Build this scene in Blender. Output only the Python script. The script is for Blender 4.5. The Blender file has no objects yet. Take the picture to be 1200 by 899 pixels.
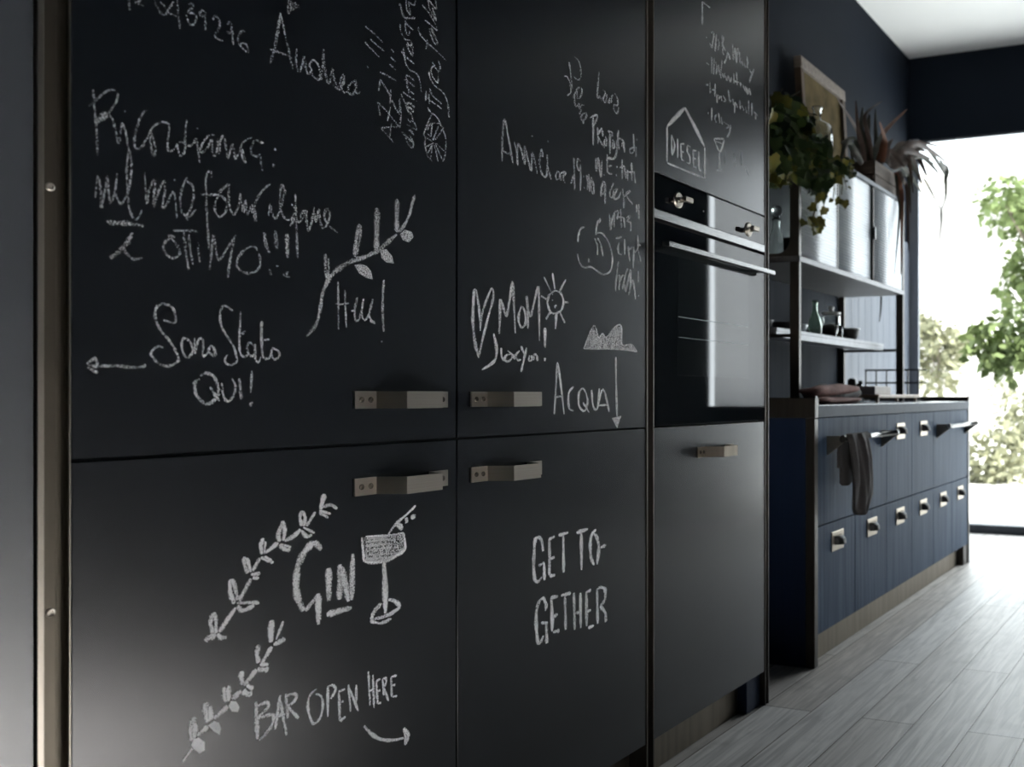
import bpy, bmesh, math, random
from mathutils import Vector, Matrix
SC = bpy.context.scene
COL = SC.collection
rnd = random.Random(7)

# ------------------------------------------------------------------ camera
CX, CY, CZ = 1.917, 0.0, 0.907          # camera position (metres)
F, XC, YC = 1121.0, 984.0, 463.0        # focal length and principal point in pixels of the 1200x899 frame
YAW = math.atan(436.0 / 1121.0)
ca, sa = math.cos(YAW), math.sin(YAW)
cam_d = bpy.data.cameras.new('camera')
cam = bpy.data.objects.new('camera', cam_d); COL.objects.link(cam)
cam.location = (CX, CY, CZ)
cam.rotation_euler = (math.pi / 2, 0, YAW)
cam_d.sensor_width = 36.0
cam_d.lens = F / 1200 * 36
cam_d.shift_x = (600 - XC) / 1200
cam_d.shift_y = (YC - 449.5) / 1200
cam_d.clip_start = 0.02
cam_d.dof.use_dof = True
cam_d.dof.focus_distance = 1.75
cam_d.dof.aperture_fstop = 5.0
SC.camera = cam

# ------------------------------------------------------------------ view and daylight
SC.view_settings.view_transform = 'Standard'
SC.view_settings.look = 'None'
SC.view_settings.gamma = 1.0
SC.view_settings.use_curve_mapping = False
SC.view_settings.exposure = 0.0
w = bpy.data.worlds.new('overcast_sky'); SC.world = w
w.use_nodes = True
w.node_tree.nodes['Background'].inputs[0].default_value = (0.89, 0.945, 1.0, 1)
w.node_tree.nodes['Background'].inputs[1].default_value = 3.4


def area(name, loc, rot, sx, sy, power, color=(1, 1, 1), portal=False, spread=None):
    d = bpy.data.lights.new(name, 'AREA'); d.shape = 'RECTANGLE'
    d.size, d.size_y, d.energy, d.color = sx, sy, power, color
    if portal: d.cycles.is_portal = True
    if spread: d.spread = spread
    o = bpy.data.objects.new(name, d); COL.objects.link(o)
    o.location = loc; o.rotation_euler = rot
    return o

# daylight openings (portals only steer the sky's own light through the windows)
area('window_daylight_portal', (1.52, 6.41, 1.33), (-math.pi / 2, 0, 0), 2.96, 2.70, 1, portal=True)
# added fill lamp, brightens the floor right of the frame for door reflections
area('floor_fill_lamp', (2.40, 1.0, 2.93), (0, 0, 0), 0.4, 0.7, 158, (0.97, 0.98, 1.0), spread=math.radians(38))
area('window_daylight', (1.57, 6.46, 1.34), (-math.pi / 2, 0, 0), 2.98, 2.52, 124, (0.89, 0.945, 1.0))
sun_d = bpy.data.lights.new('sun', 'SUN'); sun_d.energy = 12; sun_d.angle = math.radians(1.5); sun_d.color = (1.0, 0.97, 0.92)
sun = bpy.data.objects.new('sun', sun_d); COL.objects.link(sun)
sun.rotation_euler = Vector((1.0, -0.14, 0.95)).to_track_quat('Z', 'Y').to_euler()

# ------------------------------------------------------------------ helpers
def P(x, y, X):
    """pixel -> point on the plane of constant world X"""
    dx = -sa + (x - XC) / F * ca
    dy = ca + (x - XC) / F * sa
    dz = (YC - y) / F
    t = (X - CX) / dx
    return Vector((X, t * dy, CZ + t * dz))

def depth(p):
    return -(p[0] - CX) * sa + (p[1] - CY) * ca

ORG = {}
def empty(name, loc, label, cat, group=None):
    o = bpy.data.objects.new(name, None); COL.objects.link(o)
    o.location = loc; o.empty_display_size = 0.05
    ORG[o.name] = Vector(loc)
    o['label'] = label; o['category'] = cat
    if group: o['group'] = group
    return o

def obj(name, bm, mats, parent=None, label=None, cat=None, group=None, kind=None, smooth=False, origin=None):
    if parent is not None: off = ORG[parent.name]
    elif origin is not None: off = Vector(origin)
    else:
        vs = bm.verts
        xs = [v.co.x for v in vs]; ys = [v.co.y for v in vs]; zs = [v.co.z for v in vs]
        off = Vector(((min(xs) + max(xs)) / 2, (min(ys) + max(ys)) / 2, min(zs)))
    for v in bm.verts: v.co -= off
    me = bpy.data.meshes.new(name); bm.to_mesh(me); bm.free()
    if not isinstance(mats, (list, tuple)): mats = [mats]
    for m in mats: me.materials.append(m)
    if smooth:
        for p in me.polygons: p.use_smooth = True
    o = bpy.data.objects.new(name, me); COL.objects.link(o)
    if parent is not None:
        o.parent = parent
    else:
        o.location = off
    ORG[o.name] = off
    if label: o['label'] = label
    if cat: o['category'] = cat
    if group: o['group'] = group
    if kind: o['kind'] = kind
    return o

def B(): return bmesh.new()

def box(bm, x0, x1, y0, y1, z0, z1, bev=0.0, seg=1, mi=0):
    t = bmesh.new()
    bmesh.ops.create_cube(t, size=1.0)
    for v in t.verts:
        v.co = Vector(((x0 + x1) / 2 + v.co.x * (x1 - x0), (y0 + y1) / 2 + v.co.y * (y1 - y0), (z0 + z1) / 2 + v.co.z * (z1 - z0)))
    if bev > 0:
        bmesh.ops.bevel(t, geom=t.edges[:], offset=bev, segments=seg, affect='EDGES', profile=0.5)
    merge(bm, t, mi)
    return bm

def merge(bm, t, mi=0):
    mp = {}
    for v in t.verts: mp[v] = bm.verts.new(v.co)
    for f in t.faces:
        try:
            nf = bm.faces.new([mp[v] for v in f.verts]); nf.material_index = mi if mi is not None else f.material_index
            nf.smooth = f.smooth
        except ValueError: pass
    t.free()

def tube(bm, pts, rad, seg=8, mi=0, cap=True, squash=None):
    pts = [Vector(p) for p in pts]
    if not isinstance(rad, (list, tuple)): rad = [rad] * len(pts)
    rings = []
    up = Vector((0, 0, 1))
    for i, p in enumerate(pts):
        d = (pts[min(i + 1, len(pts) - 1)] - pts[max(i - 1, 0)]).normalized()
        a = d.cross(up)
        if a.length < 1e-3: a = d.cross(Vector((1, 0, 0)))
        a.normalize(); b = a.cross(d).normalized()
        ring = []
        for k in range(seg):
            th = 2 * math.pi * k / seg
            ring.append(bm.verts.new(p + a * (math.cos(th) * rad[i]) + b * (math.sin(th) * rad[i])))
        rings.append(ring)
    for i in range(len(rings) - 1):
        for k in range(seg):
            f = bm.faces.new([rings[i][k], rings[i][(k + 1) % seg], rings[i + 1][(k + 1) % seg], rings[i + 1][k]])
            f.material_index = mi; f.smooth = True
    if cap:
        for r in (rings[0], rings[-1][::-1]):
            try: bm.faces.new(r).material_index = mi
            except ValueError: pass
    return bm

def lathe(bm, prof, c, seg=24, mi=0):
    c = Vector(c); rings = []
    for r, z in prof:
        if r < 1e-6: rings.append([bm.verts.new(c + Vector((0, 0, z)))])
        else: rings.append([bm.verts.new(c + Vector((r * math.cos(2 * math.pi * k / seg), r * math.sin(2 * math.pi * k / seg), z))) for k in range(seg)])
    for a, b in zip(rings[:-1], rings[1:]):
        for k in range(seg):
            k2 = (k + 1) % seg
            q = [a[k % len(a)], a[k2 % len(a)], b[k2 % len(b)], b[k % len(b)]]
            u = []
            for v in q:
                if v not in u: u.append(v)
            if len(u) > 2:
                f = bm.faces.new(u); f.smooth = True; f.material_index = mi
    return bm

def extrude_profile_z(bm, prof, z0, z1, mi=0):
    """closed profile [(x, y)] extruded vertically"""
    a = [bm.verts.new((x, y, z0)) for x, y in prof]; b = [bm.verts.new((x, y, z1)) for x, y in prof]
    n = len(prof)
    for k in range(n):
        bm.faces.new([a[k], a[(k + 1) % n], b[(k + 1) % n], b[k]]).material_index = mi
    bm.faces.new(a[::-1]); bm.faces.new(b)
    bmesh.ops.recalc_face_normals(bm, faces=bm.faces[:])
    return bm

def prism(bm, poly, vec, mi=0):
    """planar polygon (3-D points) extruded by vec"""
    vec = Vector(vec)
    a = [bm.verts.new(Vector(p)) for p in poly]; b = [bm.verts.new(Vector(p) + vec) for p in poly]
    n = len(poly)
    fs = [bm.faces.new([a[k], a[(k + 1) % n], b[(k + 1) % n], b[k]]) for k in range(n)]
    fs += [bm.faces.new(a[::-1]), bm.faces.new(b)]
    for f in fs: f.material_index = mi
    bmesh.ops.recalc_face_normals(bm, faces=fs)
    return bm

# ------------------------------------------------------------------ materials
def mat(name, col=(0.5, 0.5, 0.5), rough=0.5, metal=0.0, spec=0.5, noise=None, bump=None, trans=0.0, ior=1.5, coat=0.0):
    m = bpy.data.materials.new(name); m.use_nodes = True
    nt = m.node_tree; b = nt.nodes['Principled BSDF']
    b.inputs['Base Color'].default_value = (*col, 1)
    b.inputs['Roughness'].default_value = rough
    b.inputs['Metallic'].default_value = metal
    b.inputs['Specular IOR Level'].default_value = spec
    b.inputs['Transmission Weight'].default_value = trans
    b.inputs['IOR'].default_value = ior
    b.inputs['Coat Weight'].default_value = coat
    tc = nt.nodes.new('ShaderNodeTexCoord')
    if noise:   # (scale vec, colour2, amount)
        sc, c2, detail = noise
        mp = nt.nodes.new('ShaderNodeMapping'); mp.inputs['Scale'].default_value = sc
        nz = nt.nodes.new('ShaderNodeTexNoise'); nz.inputs['Scale'].default_value = 1; nz.inputs['Detail'].default_value = detail
        mx = nt.nodes.new('ShaderNodeMix'); mx.data_type = 'RGBA'
        rp = nt.nodes.new('ShaderNodeMapRange'); rp.inputs[1].default_value = 0.35; rp.inputs[2].default_value = 0.65
        nt.links.new(tc.outputs['Object'], mp.inputs[0]); nt.links.new(mp.outputs[0], nz.inputs['Vector'])
        nt.links.new(nz.outputs['Fac'], rp.inputs[0]); nt.links.new(rp.outputs[0], mx.inputs['Factor'])
        mx.inputs['A'].default_value = (*col, 1); mx.inputs['B'].default_value = (*c2, 1)
        nt.links.new(mx.outputs['Result'], b.inputs['Base Color'])
        if bump:
            bp = nt.nodes.new('ShaderNodeBump'); bp.inputs['Strength'].default_value = bump; bp.inputs['Distance'].default_value = 0.002
            nt.links.new(nz.outputs['Fac'], bp.inputs['Height']); nt.links.new(bp.outputs[0], b.inputs['Normal'])
    return m

M = {}
M['door'] = mat('black_chalkboard_laminate', (0.0030, 0.0040, 0.0056), 0.245, noise=((3, 3, 3), (0.0042, 0.0053, 0.0070), 4), spec=0.64)
M['grey_panel'] = mat('grey_lacquer', (0.026, 0.030, 0.036), 0.34, noise=((2, 2, 2), (0.03, 0.034, 0.040), 2), spec=1.0)
M['carcass'] = mat('dark_carcass', (0.012, 0.012, 0.013), 0.6, noise=((20, 20, 20), (0.015, 0.015, 0.016), 2))
M['bronze'] = mat('brushed_bronze_metal', (0.20, 0.175, 0.145), 0.38, 1.0, noise=((40, 40, 3), (0.26, 0.23, 0.19), 3))
M['dark_metal'] = mat('dark_burnished_metal', (0.040, 0.034, 0.028), 0.45, 0.6, noise=((60, 60, 4), (0.055, 0.047, 0.039), 3))
M['titanium'] = mat('warm_titanium_profile', (0.30, 0.275, 0.24), 0.36, 1.0, noise=((60, 60, 2), (0.35, 0.32, 0.28), 3))
M['dark_reflection_metal'] = mat('olive_dark_reflection', (0.060, 0.053, 0.042), 0.4, 0.85, noise=((60, 60, 2), (0.075, 0.066, 0.052), 3))  # upright face coloured darker to imitate a dark reflection
M['nickel'] = mat('brushed_nickel', (0.40, 0.365, 0.32), 0.36, 1.0, noise=((8, 8, 900), (0.44, 0.405, 0.355), 3))
M['steel'] = mat('polished_steel', (0.40, 0.40, 0.395), 0.24, 1.0, noise=((20, 3, 60), (0.44, 0.44, 0.435), 3))
M['black_glass'] = mat('black_oven_glass', (0.004, 0.005, 0.006), 0.02, noise=((1, 1, 1), (0.005, 0.006, 0.007), 1), spec=0.5)
M['oven_window'] = mat('smoked_oven_window', (0.007, 0.009, 0.010), 0.03, noise=((2, 2, 2), (0.009, 0.011, 0.012), 1), spec=0.60)
M['blue_oak'] = mat('blue_stained_oak', (0.030, 0.052, 0.092), 0.68, noise=((60, 60, 2.2), (0.062, 0.096, 0.150), 6), bump=0.35, spec=0.11)
M['blue_panel'] = mat('deep_blue_lacquer', (0.006, 0.014, 0.038), 0.6, noise=((50, 50, 2), (0.008, 0.018, 0.046), 4), spec=0.25)
M['navy_wood'] = mat('dark_blue_boards', (0.014, 0.019, 0.028), 0.8, noise=((30, 30, 1.5), (0.022, 0.029, 0.040), 5), spec=0.12)
M['worktop'] = mat('slate_blue_worktop', (0.040, 0.054, 0.076), 0.65, noise=((30, 30, 30), (0.048, 0.064, 0.088), 3), spec=0.15)
M['worktop_top'] = mat('slate_blue_polished_top', (0.055, 0.072, 0.10), 0.25, noise=((30, 30, 30), (0.065, 0.085, 0.115), 3))
M['wall'] = mat('navy_wall_paint', (0.0060, 0.0092, 0.0155), 0.72, noise=((1.5, 1.5, 1.5), (0.0076, 0.0114, 0.0190), 4), bump=0.05, spec=0.10)
M['ceiling'] = mat('white_ceiling_paint', (0.76, 0.76, 0.75), 0.9, noise=((2, 2, 2), (0.78, 0.78, 0.77), 3))
M['frame_grey'] = mat('grey_window_metal', (0.060, 0.068, 0.080), 0.55, 0.2, noise=((20, 20, 20), (0.07, 0.078, 0.09), 2), spec=0.2)
M['blind'] = None
M['glass'] = mat('clear_glass', (0.95, 0.97, 0.96), 0.02, trans=1.0, ior=1.45, noise=((3, 3, 3), (0.93, 0.96, 0.95), 1))
M['green_glass'] = mat('green_bottle_glass', (0.62, 0.74, 0.66), 0.03, trans=0.95, ior=1.45, noise=((5, 5, 5), (0.58, 0.70, 0.62), 1))
M['fluted'] = mat('fluted_glass', (0.80, 0.84, 0.88), 0.40, trans=0.45, noise=((4, 4, 90), (0.70, 0.75, 0.80), 3), spec=0.8)
M['brown_wood'] = mat('aged_brown_wood', (0.055, 0.034, 0.020), 0.7, noise=((50, 50, 6), (0.10, 0.064, 0.038), 5), bump=0.4)
M['grey_wood'] = mat('weathered_grey_wood', (0.15, 0.125, 0.105), 0.7, noise=((8, 60, 60), (0.24, 0.20, 0.17), 5), bump=0.4)
M['crate'] = mat('dark_crate_wood', (0.050, 0.037, 0.028), 0.75, noise=((6, 5, 70), (0.10, 0.079, 0.062), 5), spec=0.15, bump=0.4)
M['canvas'] = mat('ochre_canvas', (0.065, 0.050, 0.022), 0.9, noise=((9, 9, 9), (0.14, 0.105, 0.05), 6), spec=0.1)
M['oak_light'] = mat('honey_wood', (0.33, 0.21, 0.12), 0.5, noise=((6, 50, 50), (0.43, 0.29, 0.17), 5))
M['pale_wood'] = mat('pale_washed_wood', (0.42, 0.36, 0.32), 0.6, noise=((6, 40, 40), (0.5, 0.44, 0.39), 4))
M['towel'] = mat('charcoal_linen', (0.030, 0.026, 0.026), 0.9, noise=((300, 300, 300), (0.045, 0.040, 0.040), 2), bump=0.5)
M['rust'] = mat('rust_linen', (0.20, 0.085, 0.065), 0.85, noise=((60, 60, 60), (0.28, 0.125, 0.10), 4), bump=0.3)
M['dark_cloth'] = mat('dark_brown_cloth', (0.030, 0.020, 0.018), 0.85, noise=((60, 60, 60), (0.05, 0.034, 0.030), 4), bump=0.3)
M['leaf'] = mat('dark_green_leaf', (0.011, 0.024, 0.007), 0.5, noise=((14, 14, 14), (0.026, 0.044, 0.011), 3), spec=0.3)
M['leaf_yellow'] = mat('yellow_green_leaf', (0.075, 0.080, 0.012), 0.55, noise=((14, 14, 14), (0.13, 0.11, 0.018), 3), spec=0.3)
M['stem'] = mat('plant_stem', (0.05, 0.045, 0.020), 0.6, noise=((20, 20, 20), (0.07, 0.06, 0.03), 2))
M['brom_green'] = mat('bromeliad_green', (0.016, 0.024, 0.014), 0.65, noise=((10, 10, 10), (0.036, 0.029, 0.021), 3), spec=0.25)
M['brom_brown'] = mat('bromeliad_brown', (0.030, 0.018, 0.014), 0.65, noise=((10, 10, 10), (0.05, 0.030, 0.022), 3), spec=0.25)
M['brom_red'] = mat('bromeliad_rust', (0.085, 0.030, 0.015), 0.65, noise=((10, 10, 10), (0.13, 0.05, 0.023), 3), spec=0.25)
M['pot'] = mat('dark_stoneware', (0.020, 0.020, 0.022), 0.5, noise=((20, 20, 20), (0.03, 0.03, 0.032), 2))
M['soil'] = mat('potting_soil', (0.02, 0.014, 0.010), 0.9, noise=((60, 60, 60), (0.035, 0.025, 0.018), 3))
M['pale_ceramic'] = mat('pale_blue_ceramic', (0.55, 0.60, 0.66), 0.25, noise=((8, 8, 8), (0.60, 0.65, 0.70), 2))
M['white_ceramic'] = mat('white_ceramic', (0.75, 0.75, 0.74), 0.25, noise=((8, 8, 8), (0.78, 0.78, 0.77), 2))
M['beans'] = mat('dark_coffee_beans', (0.018, 0.012, 0.010), 0.5, noise=((250, 250, 250), (0.05, 0.03, 0.02), 2), bump=0.8)
M['spice'] = mat('brown_spice', (0.20, 0.10, 0.04), 0.7, noise=((250, 250, 250), (0.28, 0.15, 0.07), 2), bump=0.6)
M['black'] = mat('black_painted_metal', (0.010, 0.010, 0.011), 0.35, noise=((40, 40, 40), (0.014, 0.014, 0.015), 2))
M['foliage'] = mat('garden_leaf', (0.13, 0.18, 0.06), 0.8, noise=((2, 2, 2), (0.18, 0.235, 0.085), 3))
M['foliage_pale'] = mat('pale_shrub_leaf', (0.21, 0.215, 0.125), 0.8, noise=((2, 2, 2), (0.28, 0.28, 0.18), 3))
M['bark'] = mat('tree_bark', (0.20, 0.17, 0.13), 0.8, noise=((10, 10, 3), (0.28, 0.24, 0.19), 4))
M['render'] = mat('pale_facade_render', (0.78, 0.76, 0.72), 0.8, noise=((1, 1, 1), (0.82, 0.80, 0.77), 3))
M['ground'] = mat('pale_gravel', (0.70, 0.68, 0.62), 0.9, noise=((3, 3, 3), (0.78, 0.76, 0.70), 4))
M['win_dark'] = mat('far_window_glass', (0.45, 0.43, 0.42), 0.2, noise=((1, 1, 1), (0.5, 0.48, 0.46), 1))

for k, t in (('nickel', 0.35), ('steel', 0.35), ('bronze', 0.5), ('titanium', 0.5), ('dark_reflection_metal', 0.5)):
    M[k].node_tree.nodes['Principled BSDF'].inputs['Specular Tint'].default_value = (t, t, t, 1)

def pane_material():
    m = bpy.data.materials.new('window_pane_glass'); m.use_nodes = True; nt = m.node_tree; nt.nodes.clear()
    out = nt.nodes.new('ShaderNodeOutputMaterial'); mx = nt.nodes.new('ShaderNodeMixShader')
    t = nt.nodes.new('ShaderNodeBsdfTransparent'); t.inputs[0].default_value = (0.97, 0.985, 0.98, 1)
    g = nt.nodes.new('ShaderNodeBsdfGlossy'); g.inputs['Roughness'].default_value = 0.01
    fr = nt.nodes.new('ShaderNodeFresnel'); fr.inputs[0].default_value = 1.4
    ge = nt.nodes.new('ShaderNodeNewGeometry'); inv = nt.nodes.new('ShaderNodeMath'); inv.operation = 'SUBTRACT'; inv.inputs[0].default_value = 1
    mu = nt.nodes.new('ShaderNodeMath'); mu.operation = 'MULTIPLY'
    nt.links.new(ge.outputs['Backfacing'], inv.inputs[1]); nt.links.new(inv.outputs[0], mu.inputs[0]); nt.links.new(fr.outputs[0], mu.inputs[1])
    nt.links.new(mu.outputs[0], mx.inputs[0]); nt.links.new(t.outputs[0], mx.inputs[1]); nt.links.new(g.outputs[0], mx.inputs[2])
    nt.links.new(mx.outputs[0], out.inputs[0]); return m
M['pane'] = pane_material()

def blind_material():
    m = bpy.data.materials.new('added_dimming_blind'); m.use_nodes = True; nt = m.node_tree; nt.nodes.clear()
    out = nt.nodes.new('ShaderNodeOutputMaterial'); mx = nt.nodes.new('ShaderNodeMixShader'); mx.inputs[0].default_value = 0.85
    d = nt.nodes.new('ShaderNodeBsdfDiffuse'); t = nt.nodes.new('ShaderNodeBsdfTranslucent')
    nz = nt.nodes.new('ShaderNodeTexNoise'); nz.inputs['Scale'].default_value = 3
    rp = nt.nodes.new('ShaderNodeValToRGB'); rp.color_ramp.elements[0].color = (0.42, 0.42, 0.43, 1); rp.color_ramp.elements[1].color = (0.46, 0.46, 0.46, 1)
    nt.links.new(nz.outputs['Fac'], rp.inputs[0]); nt.links.new(rp.outputs[0], d.inputs[0]); nt.links.new(rp.outputs[0], t.inputs[0])
    nt.links.new(d.outputs[0], mx.inputs[1]); nt.links.new(t.outputs[0], mx.inputs[2]); nt.links.new(mx.outputs[0], out.inputs[0]); return m
M['blind'] = blind_material()

def chalk_material():
    m = bpy.data.materials.new('white_chalk'); m.use_nodes = True; nt = m.node_tree
    b = nt.nodes['Principled BSDF']; b.inputs['Base Color'].default_value = (0.88, 0.89, 0.90, 1)
    b.inputs['Roughness'].default_value = 0.95; b.inputs['Specular IOR Level'].default_value = 0.1
    tc = nt.nodes.new('ShaderNodeTexCoord'); nz = nt.nodes.new('ShaderNodeTexNoise')
    nz.inputs['Scale'].default_value = 520; nz.inputs['Detail'].default_value = 3
    nt.links.new(tc.outputs['Object'], nz.inputs['Vector'])
    at = nt.nodes.new('ShaderNodeAttribute'); at.attribute_name = 'chalk_with_falloff'
    m1 = nt.nodes.new('ShaderNodeMath'); m1.operation = 'MULTIPLY_ADD'; m1.inputs[1].default_value = 0.42; m1.inputs[2].default_value = -0.62
    nt.links.new(at.outputs['Fac'], m1.inputs[0])
    m2 = nt.nodes.new('ShaderNodeMath'); m2.operation = 'ADD'; nt.links.new(m1.outputs[0], m2.inputs[0]); nt.links.new(nz.outputs['Fac'], m2.inputs[1])
    m3 = nt.nodes.new('ShaderNodeMath'); m3.operation = 'MULTIPLY'; m3.use_clamp = True; m3.inputs[1].default_value = 3.0
    nt.links.new(m2.outputs[0], m3.inputs[0])
    nt.links.new(m3.outputs[0], b.inputs['Alpha'])
    return m
M['chalk'] = chalk_material()

def floor_material():
    m = bpy.data.materials.new('washed_oak_planks'); m.use_nodes = True; nt = m.node_tree; L = nt.links
    b = nt.nodes['Principled BSDF']; N = nt.nodes.new
    tc = N('ShaderNodeTexCoord'); sp = N('ShaderNodeSeparateXYZ'); L.new(tc.outputs['Object'], sp.inputs[0])
    ad = N('ShaderNodeMath'); ad.inputs[1].default_value = 0.152 * 20 - 0.088; L.new(sp.outputs['X'], ad.inputs[0])
    cb = N('ShaderNodeCombineXYZ'); L.new(sp.outputs['Y'], cb.inputs['X']); L.new(ad.outputs[0], cb.inputs['Y'])
    br = N('ShaderNodeTexBrick'); br.inputs['Scale'].default_value = 1; br.inputs['Brick Width'].default_value = 1.55; br.inputs['Row Height'].default_value = 0.152
    br.inputs['Mortar Size'].default_value = 0.0022; br.inputs['Mortar Smooth'].default_value = 0.4; br.offset = 0.37; br.inputs['Bias'].default_value = 0
    br.inputs['Color1'].default_value = (0.53, 0.495, 0.46, 1); br.inputs['Color2'].default_value = (0.68, 0.665, 0.645, 1); br.inputs['Mortar'].default_value = (0.11, 0.085, 0.065, 1)
    L.new(cb.outputs[0], br.inputs['Vector'])
    # grain, offset per plank
    mp = N('ShaderNodeMapping'); mp.inputs['Scale'].default_value = (1.6, 26, 1); L.new(cb.outputs[0], mp.inputs[0])
    rw = N('ShaderNodeMath'); rw.operation = 'DIVIDE'; rw.inputs[1].default_value = 0.152; L.new(ad.outputs[0], rw.inputs[0])
    fl = N('ShaderNodeMath'); fl.operation = 'FLOOR'; L.new(rw.outputs[0], fl.inputs[0])
    fm = N('ShaderNodeMath'); fm.operation = 'MULTIPLY'; fm.inputs[1].default_value = 7.31; L.new(fl.outputs[0], fm.inputs[0])
    c2 = N('ShaderNodeCombineXYZ'); L.new(fm.outputs[0], c2.inputs['Z']); L.new(fm.outputs[0], c2.inputs['X'])
    va = N('ShaderNodeVectorMath'); L.new(mp.outputs[0], va.inputs[0]); L.new(c2.outputs[0], va.inputs[1])
    n1 = N('ShaderNodeTexNoise'); n1.inputs['Scale'].default_value = 1.6; n1.inputs['Detail'].default_value = 7; n1.inputs['Distortion'].default_value = 1.6; L.new(va.outputs[0], n1.inputs['Vector'])
    r1 = N('ShaderNodeMapRange'); r1.inputs[1].default_value = 0.36; r1.inputs[2].default_value = 0.66; r1.inputs[3].default_value = 0.74; r1.inputs[4].default_value = 1.20; L.new(n1.outputs['Fac'], r1.inputs[0])
    n2 = N('ShaderNodeTexNoise'); n2.inputs['Scale'].default_value = 9; n2.inputs['Detail'].default_value = 3; L.new(tc.outputs['Object'], n2.inputs['Vector'])
    r2 = N('ShaderNodeMapRange'); r2.inputs[1].default_value = 0.25; r2.inputs[2].default_value = 0.42; r2.inputs[3].default_value = 0.8; r2.inputs[4].default_value = 1.0; L.new(n2.outputs['Fac'], r2.inputs[0])
    mm = N('ShaderNodeMath'); mm.operation = 'MULTIPLY'; L.new(r1.outputs[0], mm.inputs[0]); L.new(r2.outputs[0], mm.inputs[1])
    vm = N('ShaderNodeVectorMath'); vm.operation = 'SCALE'; L.new(br.outputs['Color'], vm.inputs[0]); L.new(mm.outputs[0], vm.inputs['Scale'])
    L.new(vm.outputs[0], b.inputs['Base Color'])
    b.inputs['Roughness'].default_value = 0.48; b.inputs['Specular IOR Level'].default_value = 0.30
    bp = N('ShaderNodeBump'); bp.inputs['Strength'].default_value = 0.35; bp.inputs['Distance'].default_value = 0.002
    sb = N('ShaderNodeMath'); sb.operation = 'SUBTRACT'; L.new(n1.outputs['Fac'], sb.inputs[0]); L.new(br.outputs['Fac'], sb.inputs[1])
    L.new(sb.outputs[0], bp.inputs['Height']); L.new(bp.outputs[0], b.inputs['Normal'])
    return m
M['floor'] = floor_material()

def wall_boards():
    m = M['wall']
    return m

# ------------------------------------------------------------------ room shell
WX, YE, ZC, YB = 4.6, 6.23, 3.19, -2.6
def struct(name, bm, m, label): return obj(name, bm, m, label=label, kind='structure', origin=(0, 0, 0))
b = B(); box(b, -0.2, WX + 0.2, YB - 0.2, YE + 0.2, -0.12, 0.0); struct('floor', b, M['floor'], 'washed grey oak plank floor')
b = B(); box(b, -0.2, WX + 0.2, YB - 0.2, YE + 0.2, ZC, ZC + 0.15); struct('ceiling', b, M['ceiling'], 'plain white ceiling above the window corner')
b = B(); box(b, -0.2, 0.0, YB - 0.2, YE + 0.2, 0, ZC); struct('wall_left', b, M['wall'], 'dark navy wall behind the cabinets and shelves')
b = B()
box(b, 0.0, 0.065, YE, YE + 0.03, 0, ZC); box(b, 0.065, 2.96, YE, YE + 0.03, 2.63, ZC)
box(b, 2.30, 2.36, YE, YE + 0.2, 0, 2.63); box(b, 2.36, 2.96, YE, YE + 0.2, 0, 0.80)
box(b, 2.96, WX, YE, YE + 0.03, 0, ZC)
struct('wall_far', b, M['wall'], 'dark navy end wall around the big window')
b = B()
box(b, WX, WX + 0.2, YB, YE, 0, ZC)
struct('wall_right', b, M['wall'], 'dark navy wall on the right of the room')
b = B(); box(b, 0.0, WX, YB - 0.2, YB, 0, ZC); struct('wall_near', b, M['wall'], 'dark navy wall behind the viewer')
b = B(); box(b, 0.0, WX, YB, 4.52, 2.95, ZC - 0.0005); struct('added_dark_ceiling', b, M['wall'], 'added unseen dark ceiling that keeps bright reflections off the cabinet doors')  # added out of view so the door tops reflect something dark
# window 1: floor-length fixed glazing, flush with the room face
b = B()
box(b, 0.065, 2.30, YE - 0.05, YE + 0.05, 0.0, 0.055, 0.003); box(b, 0.065, 2.30, YE + 0.002, YE + 0.03, 2.615, 2.63, 0.002)
box(b, 2.288, 2.30, YE + 0.002, YE + 0.03, 0.055, 2.615)
w1 = struct('window_1', b, M['frame_grey'], 'floor-length window with slim grey frame at the end of the kitchen')
b = B(); box(b, 0.003, 0.074, YE - 0.025, YE - 0.0005, 0.0, 2.635, 0.003); obj('window_glow_stile', b, mat('window_glow_grey', (0.20, 0.22, 0.26), 0.5, noise=((20, 20, 4), (0.24, 0.26, 0.30), 2)), w1, label='added pale stile imitating window glow in the corner beside the glass')  # pale strip stands for window glow on the corner wall
b = B(); box(b, 0.0745, 2.2875, YE + 0.012, YE + 0.020, 0.0555, 2.6145); obj('glass_pane', b, M['pane'], w1)
b = B()
box(b, 2.36, 2.96, YE + 0.002, YE + 0.03, 0.80, 0.825, 0.002); box(b, 2.36, 2.96, YE + 0.002, YE + 0.03, 2.615, 2.63, 0.002)
box(b, 2.36, 2.372, YE + 0.002, YE + 0.03, 0.825, 2.615)
w2 = struct('window_2', b, M['frame_grey'], 'narrow window with an added dimming blind, seen only reflected in the oven')
b = B(); box(b, 2.3725, 2.96, YE + 0.012, YE + 0.020, 0.8255, 2.6145); obj('glass_pane', b, M['pane'], w2)
b = B()
vs = [b.verts.new((2.375 + 0.54 * i / 20, YE + 0.035 + 0.0015 * math.sin(i), z)) for z in (0.82, 2.62) for i in range(21)]
for i in range(20): b.faces.new([vs[i], vs[i + 1], vs[i + 22], vs[i + 21]])
obj('dimming_blind', b, M['blind'], w2)  # blind added to dim the sky mirrored in the oven
# ------------------------------------------------------------------ tall black cabinets
FX = 0.70                       # plane of the black fronts
ZS, ZB, ZT = 0.831, 0.100, 2.28

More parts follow.
